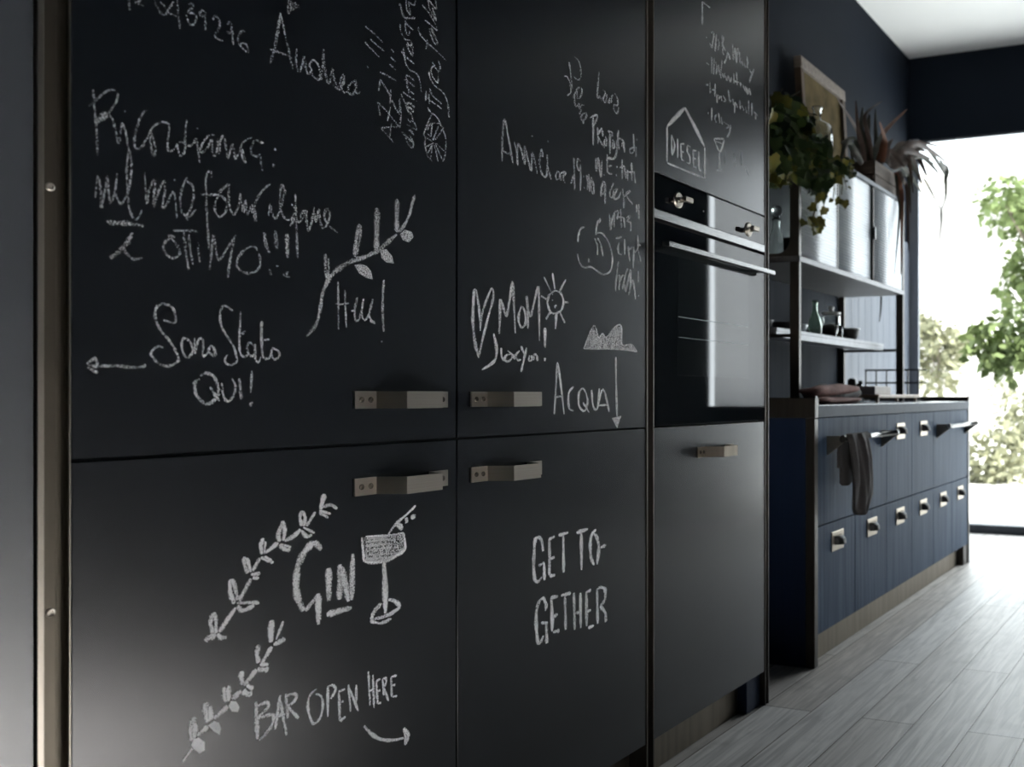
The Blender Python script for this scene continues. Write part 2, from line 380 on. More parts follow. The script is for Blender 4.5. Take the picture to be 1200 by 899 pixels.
def bow_handle(name, s0, zc, parent, label, hgt=0.027, L=0.19, rise=0.044, m=None):
    """bridge handle: two screwed feet, slanted legs, flat grip"""
    bm = B(); t = 0.003; z0, z1 = zc - hgt / 2, zc + hgt / 2
    a, bq = 0.040, 0.018
    pts = [(0, 0.0), (a, 0.0), (a + bq, rise), (L - a - bq, rise), (L - a, 0.0), (L, 0.0)]
    outer = [(FX + x + t, s0 + s) for s, x in pts]
    inner = [(FX + max(x - t * 0.6, 0.0003) if x > 0 else FX + 0.0003, s0 + s + (0.002 if 0 < i < 3 and x > 0 else (-0.002 if x > 0 else 0))) for i, (s, x) in enumerate(pts)]
    n = len(pts)
    for i in range(n - 1):
        q = [outer[i], outer[i + 1], inner[i + 1], inner[i]]
        lo = [bm.verts.new((x, y, z0)) for x, y in q]; hi = [bm.verts.new((x, y, z1)) for x, y in q]
        for k in range(4): bm.faces.new([lo[k], lo[(k + 1) % 4], hi[(k + 1) % 4], hi[k]])
        bm.faces.new(lo[::-1]); bm.faces.new(hi)
    bmesh.ops.remove_doubles(bm, verts=bm.verts[:], dist=1e-5)
    bmesh.ops.recalc_face_normals(bm, faces=bm.faces[:])
    o = obj(name, bm, m or M['nickel'], parent, label=label)
    return o

def screws(bm, s, z, X, r=0.0045, mi=0):
    c = Vector((X, s, z)); ax = Vector((1, 0, 0)); seg = 14
    def ring(rr, d): return [bm.verts.new(c + ax * d + Vector((0, rr * math.cos(2 * math.pi * k / seg), rr * math.sin(2 * math.pi * k / seg)))) for k in range(seg)]
    R = [ring(r, 0), ring(r, 0.001), ring(r * 0.72, 0.0018), ring(r * 0.55, 0.0016), ring(r * 0.5, 0.0004)]
    for a, b_ in zip(R[:-1], R[1:]):
        for k in range(seg):
            f = bm.faces.new([a[k], a[(k + 1) % seg], b_[(k + 1) % seg], b_[k]]); f.smooth = False
    bm.faces.new(R[-1])

# handle feet get their screws inside the same mesh
_bow = bow_handle
def bow_handle(name, s0, zc, parent, label, **k):
    o = _bow(name, s0, zc, parent, label, **k)
    bm = bmesh.new(); bm.from_mesh(o.data)
    off = ORG[o.name]
    t = bmesh.new()
    for ds in (0.012, 0.029, 0.19 - 0.029, 0.19 - 0.012): screws(t, s0 + ds, zc, FX + 0.003)
    for v in t.verts: v.co -= off
    for f in t.faces: f.material_index = 0
    merge(bm, t, 1)
    bm.to_mesh(o.data); bm.free(); o.data.materials.append(M['dark_metal'])
    return o

def front(name, s0, s1, z0, z1, parent, label, m=None, X=FX, th=0.020):
    bm = B(); box(bm, X - th, X, s0, s1, z0, z1, 0.0009)
    return obj(name, bm, m or M['door'], parent, label=label)

# grey tall unit at the left edge
r = empty('tall_cabinet', (0.35, 0.35, 0), 'grey lacquered tall cabinet at the left edge of the picture', 'cabinet')
b = B(); box(b, 0.02, FX - 0.021, 0.06, 0.655, ZB, ZT); obj('body', b, M['carcass'], r)
front('door', 0.062, 0.6645, ZB, ZT - 0.004, r, 'grey blue lacquered cabinet door', M['grey_panel'])
b = B(); box(b, FX - 0.06, FX - 0.045, 0.06, 0.655, 0.0, ZB); obj('plinth', b, M['bronze'], r)

# metal upright between grey and black units (finned profile with screws)
r = empty('metal_upright', (FX, 0.684, 0), 'warm titanium metal upright with screws left of the black doors', 'cabinet frame')
b = B()
extrude_profile_z(b, [(FX - 0.03, 0.6660), (FX + 0.0030, 0.6660), (FX + 0.0036, 0.6665), (FX + 0.0036, 0.6722), (FX + 0.0030, 0.6728), (FX - 0.03, 0.6728)], 0.0, ZT)
obj('edge_fin', b, M['titanium'], r, label='light titanium edge fin')
b = B()
pf = [(FX - 0.03, 0.6729), (FX - 0.0015, 0.6729), (FX - 0.0015, 0.6868)]
for k in range(1, 9):
    th = math.pi * k / 9
    pf.append((FX - 0.0015 - 0.0085 * math.sin(th), 0.6868 + 0.0062 * (1 - math.cos(th))))
pf += [(FX - 0.0015, 0.6994), (FX - 0.03, 0.6994)]
extrude_profile_z(b, pf, 0.0, ZT)
obj('profile', b, M['dark_reflection_metal'], r, label='upright face with a groove, dark reflection put into its colour')
b = B(); box(b, FX - 0.03, FX + 0.0006, 0.6996, 0.7008, 0.0, ZT); obj('edge_lip', b, M['titanium'], r, label='thin light lip')
for yy in (219, 718):
    p = P(58.5, yy, FX - 0.0015)
    b = B(); screws(b, p.y, p.z, FX - 0.0015, 0.0048); obj('screw', b, M['nickel'], r)

def cabinet(s0, s1, label):
    r = empty('tall_cabinet', (0.35, (s0 + s1) / 2, 0), label, 'cabinet')
    b = B(); box(b, 0.02, FX - 0.021, s0, s1, ZB, ZT); obj('body', b, M['carcass'], r)
    b = B(); box(b, FX - 0.06, FX - 0.045, s0, s1, 0.0, ZB - 0.0005); obj('plinth', b, M['bronze'], r)
    return r

G = 0.0016
cabA = cabinet(0.7015, 1.3015, 'double-door black tall cabinet chalked with gin glass and bar writing')
dAu = front('door', 0.7020, 1.3020 - G, ZS + G, ZT - 0.004, cabA, 'upper black door covered in Italian chalk notes')
dAl = front('door', 0.7020, 1.3020 - G, ZB, ZS - G, cabA, 'lower black door with chalk branches, gin glass and bar sign')
cabB = cabinet(1.3020, 1.8955, 'double-door black tall cabinet chalked with heart, sun and GET TO-GETHER')
dBu = front('door', 1.3020 + G, 1.8950, ZS + G, ZT - 0.004, cabB, 'upper black door with chalk heart, sun, apple and mountain')
dBl = front('door', 1.3020 + G, 1.8950, ZB, ZS - G, cabB, 'lower black door with chalk GET TO-GETHER')
bow_handle('handle', 1.0885, 0.8995, dAu, 'nickel bridge handle')
bow_handle('handle', 1.0885, 0.7660, dAl, 'nickel bridge handle')
bow_handle('handle', 1.334, 0.8995, dBu, 'nickel bridge handle')
bow_handle('handle', 1.334, 0.7660, dBl, 'nickel bridge handle')

# channel upright between the doors and the oven tower
b = B()
pf = [(0.03, 1.8965), (FX + 0.002, 1.8965), (FX + 0.002, 1.9005), (FX - 0.03, 1.9015), (FX - 0.03, 1.9225), (FX + 0.002, 1.9235), (FX + 0.002, 1.9275), (0.03, 1.9275)]
extrude_profile_z(b, pf, 0.0, ZT)
obj('metal_upright', b, M['dark_metal'], label='dark bronze channel upright between the chalk doors and the oven tower', cat='cabinet frame')
# end upright right of the oven tower
b = B()
pf = [(0.03, 2.5245), (FX + 0.002, 2.5245), (FX + 0.002, 2.5275), (FX - 0.004, 2.5280), (FX - 0.004, 2.5445), (FX + 0.002, 2.5450), (FX + 0.002, 2.5490), (0.03, 2.5490)]
extrude_profile_z(b, pf, 0.0, ZT)
obj('metal_upright', b, M['dark_metal'], label='dark bronze end panel upright at the right end of the tall units', cat='cabinet frame')

# oven tower
T0, T1 = 1.9285, 2.5235
tow = empty('oven_tower_cabinet', (0.35, (T0 + T1) / 2, 0), 'black oven tower cabinet with chalked upper door and plain drawer below', 'cabinet')
b = B()
for s0, s1 in ((T0, T0 + 0.010), (T1 - 0.010, T1)): box(b, 0.03, FX - 0.021, s0, s1, ZB, ZT)
for z0, z1 in ((ZB, ZB + 0.018), (0.800, 0.818), (1.437, 1.455), (ZT - 0.018, ZT)): box(b, 0.03, FX - 0.022, T0 + 0.010, T1 - 0.010, z0, z1)
box(b, 0.022, 0.03, T0, T1, ZB, ZT)
obj('body', b, M['carcass'], tow)
tD = front('door', T0, T1, 1.4305, ZT - 0.004, tow, 'upper black door with chalk house and recipe')
tL = front('drawer', T0, T1, ZB, ZS - G, tow, 'plain black drawer front with dark bridge handle')
bow_handle('handle', 2.131, 0.761, tL, 'dark bronze bridge handle', m=M['bronze'])
b = B(); box(b, FX - 0.055, FX - 0.040, T0, 2.43, 0.0, ZB - 0.0005); obj('plinth', b, M['bronze'], tow, label='bronze metal plinth')
b = B(); box(b, FX - 0.10, FX - 0.012, 2.432, 2.518, 0.0, ZB - 0.0005, 0.002); obj('leg', b, M['blue_panel'], tow, label='dark block leg')

# built-in oven
ov = empty('built_in_oven', (FX, (T0 + T1) / 2, 0.833), 'black glass built-in oven with steel handle above the plain drawer', 'oven')
b = B(); box(b, 0.12, FX - 0.022, T0 + 0.012, T1 - 0.012, 0.833, 1.425); obj('oven_body', b, M['dark_metal'], ov)
b = B(); box(b, FX - 0.020, FX, T0, T1, 1.3445, 1.4265, 0.0008); obj('control_panel', b, M['black_glass'], ov)
b = B(); box(b, FX - 0.020, FX + 0.001, T0, T1, 1.3235, 1.3440, 0.0006); obj('trim_strip', b, M['steel'], ov, label='steel trim strip')
b = B(); box(b, FX - 0.020, FX, T0, T1, 0.8345, 1.3150, 0.0008); odo = obj('oven_door', b, M['black_glass'], ov)
b = B(); box(b, FX + 0.00005, FX + 0.0007, T0 + 0.108, T1 - 0.105, 0.955, 1.245, 0.0002); obj('door_window', b, M['oven_window'], odo, label='slightly lighter glass window')
b = B()
for zz, wd in ((1.098, 0.0014), (1.048, 0.0010)): box(b, FX + 0.0007, FX + 0.0011, T0 + 0.110, T1 - 0.107, zz, zz + wd)
obj('rack_line', b, mat('rack_print', (0.05, 0.08, 0.08), 0.4, noise=((5, 5, 5), (0.06, 0.09, 0.09), 1)), odo, label='thin greenish rack lines')
b = B()
box(b, FX + 0.020, FX + 0.040, T0 + 0.004, T1 - 0.010, 1.2545, 1.2665, 0.0012)
for s in (T0 + 0.055, T1 - 0.075): box(b, FX, FX + 0.022, s, s + 0.016, 1.2555, 1.2655, 0.001)
obj('oven_handle', b, M['steel'], odo, label='flat steel bar handle')
def knob(s, z, tilt):
    bm = B(); seg = 28
    tube(bm, [(FX, s, z), (FX + 0.003, s, z), (FX + 0.0031, s, z), (FX + 0.004, s, z)], [0.0195, 0.0195, 0.0180, 0.0172], seg)
    tube(bm, [(FX + 0.004, s, z), (FX + 0.020, s, z)], [0.0075, 0.0065], 16)
    t = bmesh.new(); box(t, -0.005, 0.006, -0.024, 0.012, -0.0062, 0.0062, 0.0015)
    mt = Matrix.Translation((FX + 0.024, s, z)) @ Matrix.Rotation(tilt, 4, 'X')
    for v in t.verts: v.co = mt @ v.co
    merge(bm, t)
    obj('knob', bm, M['nickel'], ov, label='nickel knob with a lever grip')
p = P(794.5, 234.5, FX); knob(p.y, p.z, math.radians(180))
p = P(877.0, 269.0, FX); knob(p.y, p.z, math.radians(0))
b = B(); p = P(824, 247.5, FX); tube(b, [(FX, p.y, p.z), (FX + 0.0012, p.y, p.z)], 0.0022, 12); obj('indicator', b, M['dark_metal'], ov)

# ------------------------------------------------------------------ chalk
def crm(pts, n=5):
    """Catmull-Rom through the traced points"""
    if len(pts) < 3:
        a, b_ = pts[0], pts[-1]
        return [a.lerp(b_, t / 6) for t in range(7)]
    out = []
    for i in range(len(pts) - 1):
        p0 = pts[max(i - 1, 0)]; p1 = pts[i]; p2 = pts[i + 1]; p3 = pts[min(i + 2, len(pts) - 1)]
        for k in range(n):
            t = k / n
            out.append(0.5 * ((2 * p1) + (p2 - p0) * t + (2 * p0 - 5 * p1 + 4 * p2 - p3) * t * t + (3 * p1 - p0 - 3 * p2 + p3) * t ** 3))
    out.append(pts[-1]); return out

ZOFF = [0]
def chalk(door, name, label, items, dens=0.9):  # dens is chalk strength with the light fading towards upper left put in
    """items: (ox, oy, k, default width px, strokes); strokes are traced in crops of the photograph and laid on the door plane"""
    bm = B(); lay = bm.verts.layers.float.new('chalk_with_falloff')
    org = ORG[door.name]
    for ox, oy, k, wd, txt in items:
        for st in txt.split('|'):
            tok = st.split()
            if not tok: continue
            ww, fill, dd = wd, False, dens
            while tok and tok[0][0] in 'wFd':
                if tok[0][0] == 'w': ww = float(tok[0][1:])
                elif tok[0][0] == 'd': dd = float(tok[0][1:])
                else: fill = True
                tok = tok[1:]
            px = [(ox + float(t.split(',')[0]) / k, oy + float(t.split(',')[1]) / k) for t in tok]
            ZOFF[0] = (ZOFF[0] + 1) % 24
            X = FX + 0.00025 + ZOFF[0] * 0.000018
            q = [P(x, y, X) for x, y in px]
            if fill:
                vs = [bm.verts.new(c) for c in q]
                f = bm.faces.new(vs); 
                for v in vs: v[lay] = dd
                continue
            mpp = depth(q[0]) / F
            if len(q) == 1:      # a dab of chalk
                c = q[0]; r_ = ww * 0.55 * mpp
                cv = bm.verts.new(c); cv[lay] = dd
                rg = [bm.verts.new(c + Vector((0, math.cos(a) * r_, math.sin(a) * r_ * 1.1))) for a in [2 * math.pi * j / 8 for j in range(8)]]
                for v in rg: v[lay] = dd * 0.45
                for j in range(8): bm.faces.new([cv, rg[j], rg[(j + 1) % 8]])
                continue
            c = crm(q)
            hw = ww * 0.5 * mpp * 1.2
            n = len(c); rows = []
            ph = rnd.random() * 9
            for i, pt in enumerate(c):
                t = (c[min(i + 1, n - 1)] - c[max(i - 1, 0)])
                if t.length < 1e-9: t = Vector((0, 0, 1))
                t.normalize(); nn = Vector((0, -t.z, t.y))
                e = min(i, n - 1 - i) / max(1.0, n * 0.12)
                tp = 0.55 + 0.45 * min(1.0, e)
                fs = F * (1 + 0) and ((P(px[0][0] + 1, px[0][1], X).y - q[0].y) / mpp)
                h = hw * tp * (1.0 / math.sqrt((nn.y / fs) ** 2 + nn.z ** 2) if False else math.sqrt((nn.y * fs) ** 2 + nn.z ** 2)) * 0.92 * (1 + 0.16 * math.sin(i * 0.9 + ph) + 0.16 * (rnd.random() - 0.5))
                dv = dd * (0.9 + 0.14 * math.sin(i * 0.37 + ph * 2) + 0.1 * (rnd.random() - 0.5))
                r3 = []
                for off, g in ((-1, 0.42), (-0.45, 1), (0.45, 1), (1, 0.42)):
                    v = bm.verts.new(pt + nn * (h * off)); v[lay] = dv * g; r3.append(v)
                rows.append(r3)
            for a, b_ in zip(rows[:-1], rows[1:]):
                for j in range(3): bm.faces.new([a[j], a[j + 1], b_[j + 1], b_[j]])
    for f in bm.faces:
        f.normal_update()
        if f.normal.x < 0: f.normal_flip()
    return obj(name, bm, M['chalk'], door, label=label)

G_, H_, I_, J_, K_, L_ = (100, 90, 8.564), (200, 130, 8.564), (100, 180, 8.564), (220, 190, 6.661), (110, 250, 9.99), (180, 260, 6.661)
N_, M_ = (200, 380, 8.564), (90, 350, 8.564)
O_, P_ = (350, 220, 7.494), (340, 300, 8.564)
Q_, R_, S_, T_, U_, V_, W_ = (570, 125, 9.23), (640, 185, 9.99), (650, 60, 10.91), (670, 130, 13.33), (660, 240, 7.49), (540, 320, 8.564), (540, 380, 5.45)
X_, Y_ = (810, 0, 9.99), (770, 80, 6.661)
Z_, AA, AB, AC, AD, AE, AF, AG = (230, 570, 6.661), (230, 660, 6.917), (210, 720, 5.021), (330, 620, 7.19), (400, 580, 5.62), (285, 780, 6.0), (610, 605, 9.99), (610, 680, 9.99)
A_, B_, C_, D_, E_, F_ = (130, 0, 5.995), (300, 0, 8.564), (280, 0, 3.997), (430, 0, 11.99), (430, 60, 11.99), (430, 125, 11.99)
chalk(dAu, 'chalk_lettering', 'chalk phone number', [
 (*A_, 2.6, "128,-30 125,20 133,78 | 165,-20 200,-25 205,5 175,22 232,38 | 318,-30 310,10 330,60 355,95 385,100 392,75 370,35 345,15 | 440,10 420,45 402,85 470,118 | 470,-20 470,60 476,120 486,200 | 540,30 575,28 572,55 540,85 585,95 600,125 580,172 548,165 532,105 | 662,90 640,72 625,95 632,115 660,105 | 665,85 662,140 665,212 | 715,140 725,118 745,115 762,150 765,185 745,225 730,250 755,275 795,290 | 815,170 840,160 848,200 855,260 858,318 | 810,225 865,240 | 945,228 925,215 905,235 893,280 905,315 930,345 960,365 965,340 940,305 905,310"),
], 0.54)
chalk(dAu, 'chalk_lettering', 'chalk first name under a scribbled mark', [
 (*B_, 2.8, "w3.5 145,640 200,420 245,130 | 248,150 300,380 370,690 | 130,487 230,525 350,572 | 410,490 402,600 410,680 437,718 465,650 485,560 495,650 515,735 532,750 | 532,750 555,700 540,660 550,620 580,605 625,650 640,720 640,770 660,790 610,795 575,760 555,690 | 676,495 668,640 655,780 | 678,500 690,680 725,838 755,760 770,690 785,790 830,890 | w2 330,-20 318,110 335,125 350,-10 345,115 375,10 370,100 400,20 400,80 425,50 435,85"),
 (*C_, 2.6, "435,392 470,420 490,385 492,350 480,365 475,395 490,430 510,432 | 545,380 520,395 510,430 535,440 550,400 545,375 550,435 570,430")], 0.54)
chalk(dAu, 'chalk_lettering', 'chalk lines written upwards with a wheel sketch', [
 (*D_, 1.9, "-20,370 0,390 110,480 225,600 | 50,550 140,635 245,720 | -25,590 10,635 90,720 180,805 | 340,690 378,735 | 335,805 400,865 | 685,-10 680,45 655,70 610,45 580,30 | 550,-10 555,110 600,205 605,140 580,40 | w3 460,50 480,110 515,245 | w3 515,250 680,255 | 535,290 560,340 650,420 | 545,300 540,400 560,480 590,490 600,430 | 465,340 480,440 530,545 580,560 | 580,560 620,580 630,625 590,635 565,600 570,650 600,720 640,790 640,700 600,640 | 640,665 655,665 | 515,670 525,780 545,890 | 475,710 540,790 660,890 | 960,-10 975,120 930,80 865,0 870,110 | 870,110 975,295 920,110 | 780,70 870,180 940,290 | 815,285 900,350 990,420 900,220 | 885,395 890,480 960,620 985,590 915,410 910,430 960,530 985,520 | 745,380 720,410 760,500 850,600 960,700 1115,850 | 850,555 830,690"),
 (*E_, 1.9, "320,185 405,265 | 175,290 290,345 420,420 | 165,565 190,395 | 190,395 320,620 325,740 | 335,540 325,735 | 150,715 180,890 | 150,715 300,870 | 345,680 450,890 | 465,665 455,890 | 520,0 530,110 570,220 610,270 690,310 740,400 765,570 | 560,90 665,180 | 515,390 600,440 670,500 | 550,340 600,355 660,415 | 545,350 560,430 570,520 | 500,570 580,630 700,705 | 590,530 590,620 | 600,560 660,600 | 480,600 520,700 560,790 600,890 | w3 540,740 610,735 670,790 | w3 570,790 620,800 655,860 | 920,150 945,200 1000,280 1030,240 1005,130 | 1000,290 1000,420 975,430 930,370 900,270 920,220 960,230 1000,290 | 870,280 890,380 960,490 1070,580 1130,720 1155,890 | 820,700 835,560 | 830,640 930,720 1050,810 | 880,520 920,620 1050,740 | 870,600 880,740 | 855,790 880,850 | 0,215 25,235"),
 (*F_, 1.8, "160,0 187,125 | 220,0 330,130 465,300 | 330,0 290,205 | 390,0 455,110 | 470,0 480,110 462,290 | 205,300 340,285 455,295 | 180,285 315,430 378,510 | 345,240 320,430 | 580,20 620,110 650,190 | 575,170 600,205 655,215 695,325 560,250 | 600,20 650,70 | w2.6 580,320 620,345 660,395 | w2.6 490,360 560,420 620,480 650,490 | 545,430 560,490 600,550 640,580 650,500 600,400 | 1140,0 1155,150 | 915,95 850,250 800,390 820,420 815,520 835,640 870,720 920,775 | 860,10 885,65 915,95 970,130 1020,210 1045,270 1080,300 | 1070,330 1105,430 1110,600 1080,760 | 930,470 1010,260 | 960,470 1075,300 | 900,420 915,230 | 920,490 830,430 | 930,460 850,380 | 940,510 830,565 | 930,520 860,650 | 925,540 890,730 | 950,540 1000,770 | 960,520 1070,770 | 960,500 1085,625 | 850,330 900,240 1010,235 1040,260")], 0.60)
chalk(dAu, 'chalk_lettering', 'large Italian chalk reminder with exclamation marks', [
 (*G_, 2.8, "80,130 90,270 105,450 118,620 120,790 | 42,298 110,230 190,160 270,132 315,150 325,200 305,260 260,330 220,375 130,460 | w7 125,445 190,390 230,370 | 240,380 275,430 300,520 320,610 335,670 350,600 365,480 385,490 410,580 430,700 440,740 | w2.4 398,350 | 618,338 580,360 540,440 505,560 492,660 505,718 555,715 600,650 640,580 680,500 740,465 800,458 838,480 838,560 825,660 830,730 855,750 900,710 925,670 | 650,560 655,660 680,780 705,775 700,700 665,560 | 925,660 930,740 960,795 990,760 1005,690 985,660 940,655 | 1018,430 1005,560 1005,660 1040,695 1085,670 1115,625 1130,720 1148,865"),
 (*H_, 2.7, "440,245 390,240 330,310 295,400 320,415 370,370 415,290 415,400 435,450 465,400 475,280 485,430 500,300 530,250 550,320 570,470 590,430 625,330 640,420 645,480 680,430 700,380 720,330 760,290 815,268 | 700,380 720,460 745,520 740,460 715,380 | 945,325 885,312 | 880,300 840,300 805,370 815,430 860,460 900,445 905,500 920,600 | w4 1045,385 | w4.5 1035,550 | w2.4 265,180"),
 (*I_, 2.8, "98,440 110,330 125,235 150,310 155,430 160,545 185,430 205,320 220,225 230,330 240,450 255,495 285,430 305,330 320,200 | 300,380 325,460 355,505 400,450 430,380 455,250 465,120 445,-30 425,60 415,200 425,400 440,540 470,630 505,660 545,625 565,565 | 595,190 605,330 615,505 640,380 690,260 700,330 685,430 690,530 720,420 760,320 795,280 795,400 775,520 795,545 840,460 880,385 905,480 920,650 | w3 903,268 | 1020,240 985,310 955,430 960,560 1000,620 1045,580 1085,450 1080,340 1040,290 1000,270 | 1020,640 1015,670 | 1010,630 1060,620 1110,560"),
 (*J_, 2.8, "190,120 182,78 155,82 142,140 145,300 155,480 160,600 168,680 | 100,250 160,255 245,255 | w3.5 330,175 280,200 240,250 | 320,180 320,260 330,360 360,410 395,350 410,240 | 245,255 215,320 220,400 260,425 300,380 300,310 270,270 240,260 | 410,240 420,310 435,390 450,300 465,410 495,350 500,400 | 645,170 590,215 540,290 515,370 | 500,330 515,390 530,460 530,400 515,350 | 630,420 645,330 660,400 685,440 720,380 745,280 760,220 735,180 720,270 730,380 760,440 800,450 830,410 845,370 | 810,325 850,380 | 838,245 845,350 848,480 855,650 860,750 | 800,500 840,430 | 845,440 870,470 910,420 930,375 890,400 880,440 | 925,380 930,480 940,535 965,480 985,370 | 985,350 1000,470 1025,370 1035,470 1060,515 1100,460 1110,390 1085,365 1065,420 1090,480 1130,520 1170,550"),
 (*K_, 3.0, "w5.5 150,95 250,115 400,120 580,150 | w5.5 190,525 260,470 340,400 400,330 455,225 | w3.6 345,380 370,450 420,510 490,540 570,515 | w4 860,260 950,275 | 905,290 840,330 815,390 840,470 920,525 995,490 1000,430 960,350 905,290"),
 (*L_, 3.0, "150,72 240,68 345,75 | 235,75 250,220 275,375 | 275,95 285,220 310,335 | w2.2 348,160 352,250 362,315 | 438,375 452,240 465,100 485,200 510,295 570,215 640,105 | 632,125 600,280 578,438 | 770,190 710,220 655,290 660,360 720,400 790,390 830,345 825,260 795,200 745,195 | w4.5 865,85 875,170 905,240 | w4.5 950,65 962,215 | w4.8 1042,95 1045,280 | w3 905,370 915,415 | w3 968,345 | d0.45 w8 1030,390 1050,440")], 0.60)
chalk(dAu, 'chalk_lettering', 'chalk words Sono Stato QUI with a left-pointing arrow', [
 (*M_, 3.2, "w3.6 100,655 190,590 | w4 190,590 205,680 | w3.6 110,660 205,690 | w4 110,690 210,745 | w3.4 215,680 400,675 560,688 670,680 685,655 | 870,215 975,245 990,200 970,110 920,65 850,55 800,90 785,160 800,240 850,330 920,410 980,500 1020,590 1015,630 930,675 840,660 770,600 745,550 780,500 820,478 865,490"),
 (*N_, 2.8, "130,130 110,200 125,290 165,335 210,300 220,240 190,170 140,145 110,155 | 240,140 245,295 265,200 290,145 325,160 325,250 325,320 360,300 385,270 | w3.4 400,215 380,270 420,310 450,300 430,240 400,210 | 500,0 560,110 620,200 650,280 665,370 610,410 555,390 545,350 575,300 | 693,0 690,180 700,290 740,330 780,300 | 680,70 710,95 750,70 | 840,230 800,185 770,210 780,290 820,320 850,270 845,200 850,340 880,380 910,320 | w3.4 915,0 912,150 920,300 940,340 980,350 | 915,165 990,150 | 985,350 1010,290 1025,235 1010,290 1040,355 1085,330 1090,280 1050,250 1025,245 | w4.2 290,550 250,570 240,640 265,720 320,780 380,800 440,760 480,690 470,600 430,520 350,490 300,520 | w3.4 395,630 440,700 490,770 | w3.2 512,590 520,680 550,760 590,770 640,700 650,620 615,545 | w3.6 690,545 700,650 710,755 | 815,470 802,685 | w2.4 825,785 795,800 815,825"),
 (*L_, 2.8, "618,695 550,652 525,690 518,760 540,840 580,900 | 680,700 672,860 675,900 | w3.4 845,775 838,900")], 0.78)
chalk(dAu, 'chalk_drawing', 'chalk leafy branch over the word Here', [
 (*O_, 3, "w4.6 860,410 770,490 700,550 600,600 480,640 370,700 280,780 220,890 | w3.6 880,390 960,270 1020,60 | w3.6 245,790 235,700 235,580 | w3 262,800 262,620 | w4.5 495,610 505,470 535,320 | w3 505,600 540,450 545,330 | w6.5 685,560 685,400 690,180 | w5.5 865,390 862,250 866,100 | F d0.75 490,680 545,670 600,690 635,730 650,805 590,790 530,750 | F d0.75 715,550 770,540 820,600 835,665 770,655 730,620 | F d0.7 890,410 930,370 990,385 1010,430 970,480 915,460"),
 (*P_, 2.4, "w4 383,245 350,310 320,400 300,540 260,690 165,810 | 480,255 483,450 487,740 | 550,340 555,520 565,720 | 455,465 490,485 590,475 | 612,555 650,530 672,420 650,530 655,640 690,640 720,530 740,430 | 735,430 720,530 725,620 760,640 800,560 830,430 800,540 800,620 850,670 | w4 800,645 855,675 | w3 942,240 930,420 930,620 940,760 | w2.4 922,858")], 0.72)
chalk(dBu, 'chalk_lettering', 'chalk word Amici with ore', [
 (*Q_, 2.5, "170,590 175,300 198,140 235,320 290,630 | w3.4 165,470 280,530 | 300,380 325,480 338,630 335,480 345,395 380,480 415,620 412,430 440,530 485,690 497,495 550,725 | w2.6 495,320 | w2.6 668,370 | 610,545 595,460 575,600 600,720 640,760 660,660 658,520 | 660,640 700,790 | w2 770,700 750,740 760,785 790,770 785,710 760,700 | w2 800,710 805,800 | w2 805,720 840,710 835,760 | w2 830,700 860,720 830,760 850,830"),
], 0.68)
chalk(dBu, 'chalk_lettering', 'chalk time 19:00', [
 (*R_, 2.2, "325,0 330,160 335,380 | 325,200 290,300 | 400,40 375,10 360,80 385,150 400,80 405,200 400,385 | w2.6 440,220 | w2.6 445,355 | 475,200 490,300 480,380 | 500,190 510,400 | 530,230 525,330 540,410 560,400 550,280 525,220")], 0.68)
chalk(dBu, 'chalk_lettering', 'chalk words W.E. tutti', [
 (*R_, 2.2, "580,0 590,160 610,0 640,225 655,30 | w2.6 680,195 | 715,-40 720,160 775,190 | w3 720,5 800,5 | 720,100 770,90 | w2.8 830,105 | w2.8 822,205 | 890,20 890,250 | 860,115 900,100 920,110 930,240 955,150 955,270 | 1000,55 1005,270 | 965,170 1040,160 | 1030,170 1045,300")], 0.74)
chalk(dBu, 'chalk_lettering', 'chalk words a casa', [
 (*R_, 2.2, "w2.8 640,450 650,350 670,285 690,320 690,540 | 640,450 690,390 | 790,295 750,400 760,470 800,430 830,370 790,380 800,480 850,460 880,390 | 895,360 910,500 905,590 | 910,460 985,385 940,410 950,460 1015,545")], 0.74)
chalk(dBu, 'chalk_lettering', 'chalk word vostra', [
 (*R_, 2.2, "740,650 755,845 770,740 800,640 | 800,640 795,810 | 800,640 845,625 830,720 | 870,600 885,820 | 840,690 910,700 | 910,700 920,820 | 940,700 985,680 950,740 990,760 990,860 | 1060,545 1060,640 | 1085,540 1085,730")], 0.74)
chalk(dBu, 'chalk_lettering', 'chalk words Proposta di', [
 (*T_, 2.3, "285,105 380,65 400,100 345,230 | 335,90 335,540 | 405,260 412,520 | 475,270 410,390 515,575 | 480,300 485,400 | 520,440 510,520 545,530 550,470 525,400 | w2.8 565,320 620,330 630,380 590,400 | 595,350 597,680 | 640,450 640,570 670,560 660,480 640,450 | 735,300 720,400 735,560 740,610 | w2.8 710,420 800,470 825,650 | 780,560 800,500 | 700,450 705,620 660,745 545,730 | 965,360 975,640 | 960,570 910,600 920,660 965,650 | 1005,560 1005,720 | w2.2 1018,448")], 0.74)
chalk(dBu, 'chalk_lettering', 'small chalk word above bella!', [
 (*U_, 2.1, "w2.6 460,295 515,280 | 490,330 480,380 490,430 515,435 | 540,300 540,440 | 570,360 585,500 | 570,400 610,370 | 620,370 615,560 | 625,420 655,380 655,260 | 645,330 680,360 | 660,400 680,500")], 0.80)
chalk(dBu, 'chalk_lettering', 'chalk word bella!', [
 (*U_, 2.1, "485,500 465,640 460,760 | 470,640 495,620 490,750 | 490,700 520,620 540,640 520,740 550,600 570,560 | 540,700 550,760 590,570 590,700 575,790 | 575,790 610,660 635,830 | 660,580 660,680 | w2.2 660,800")], 0.76)
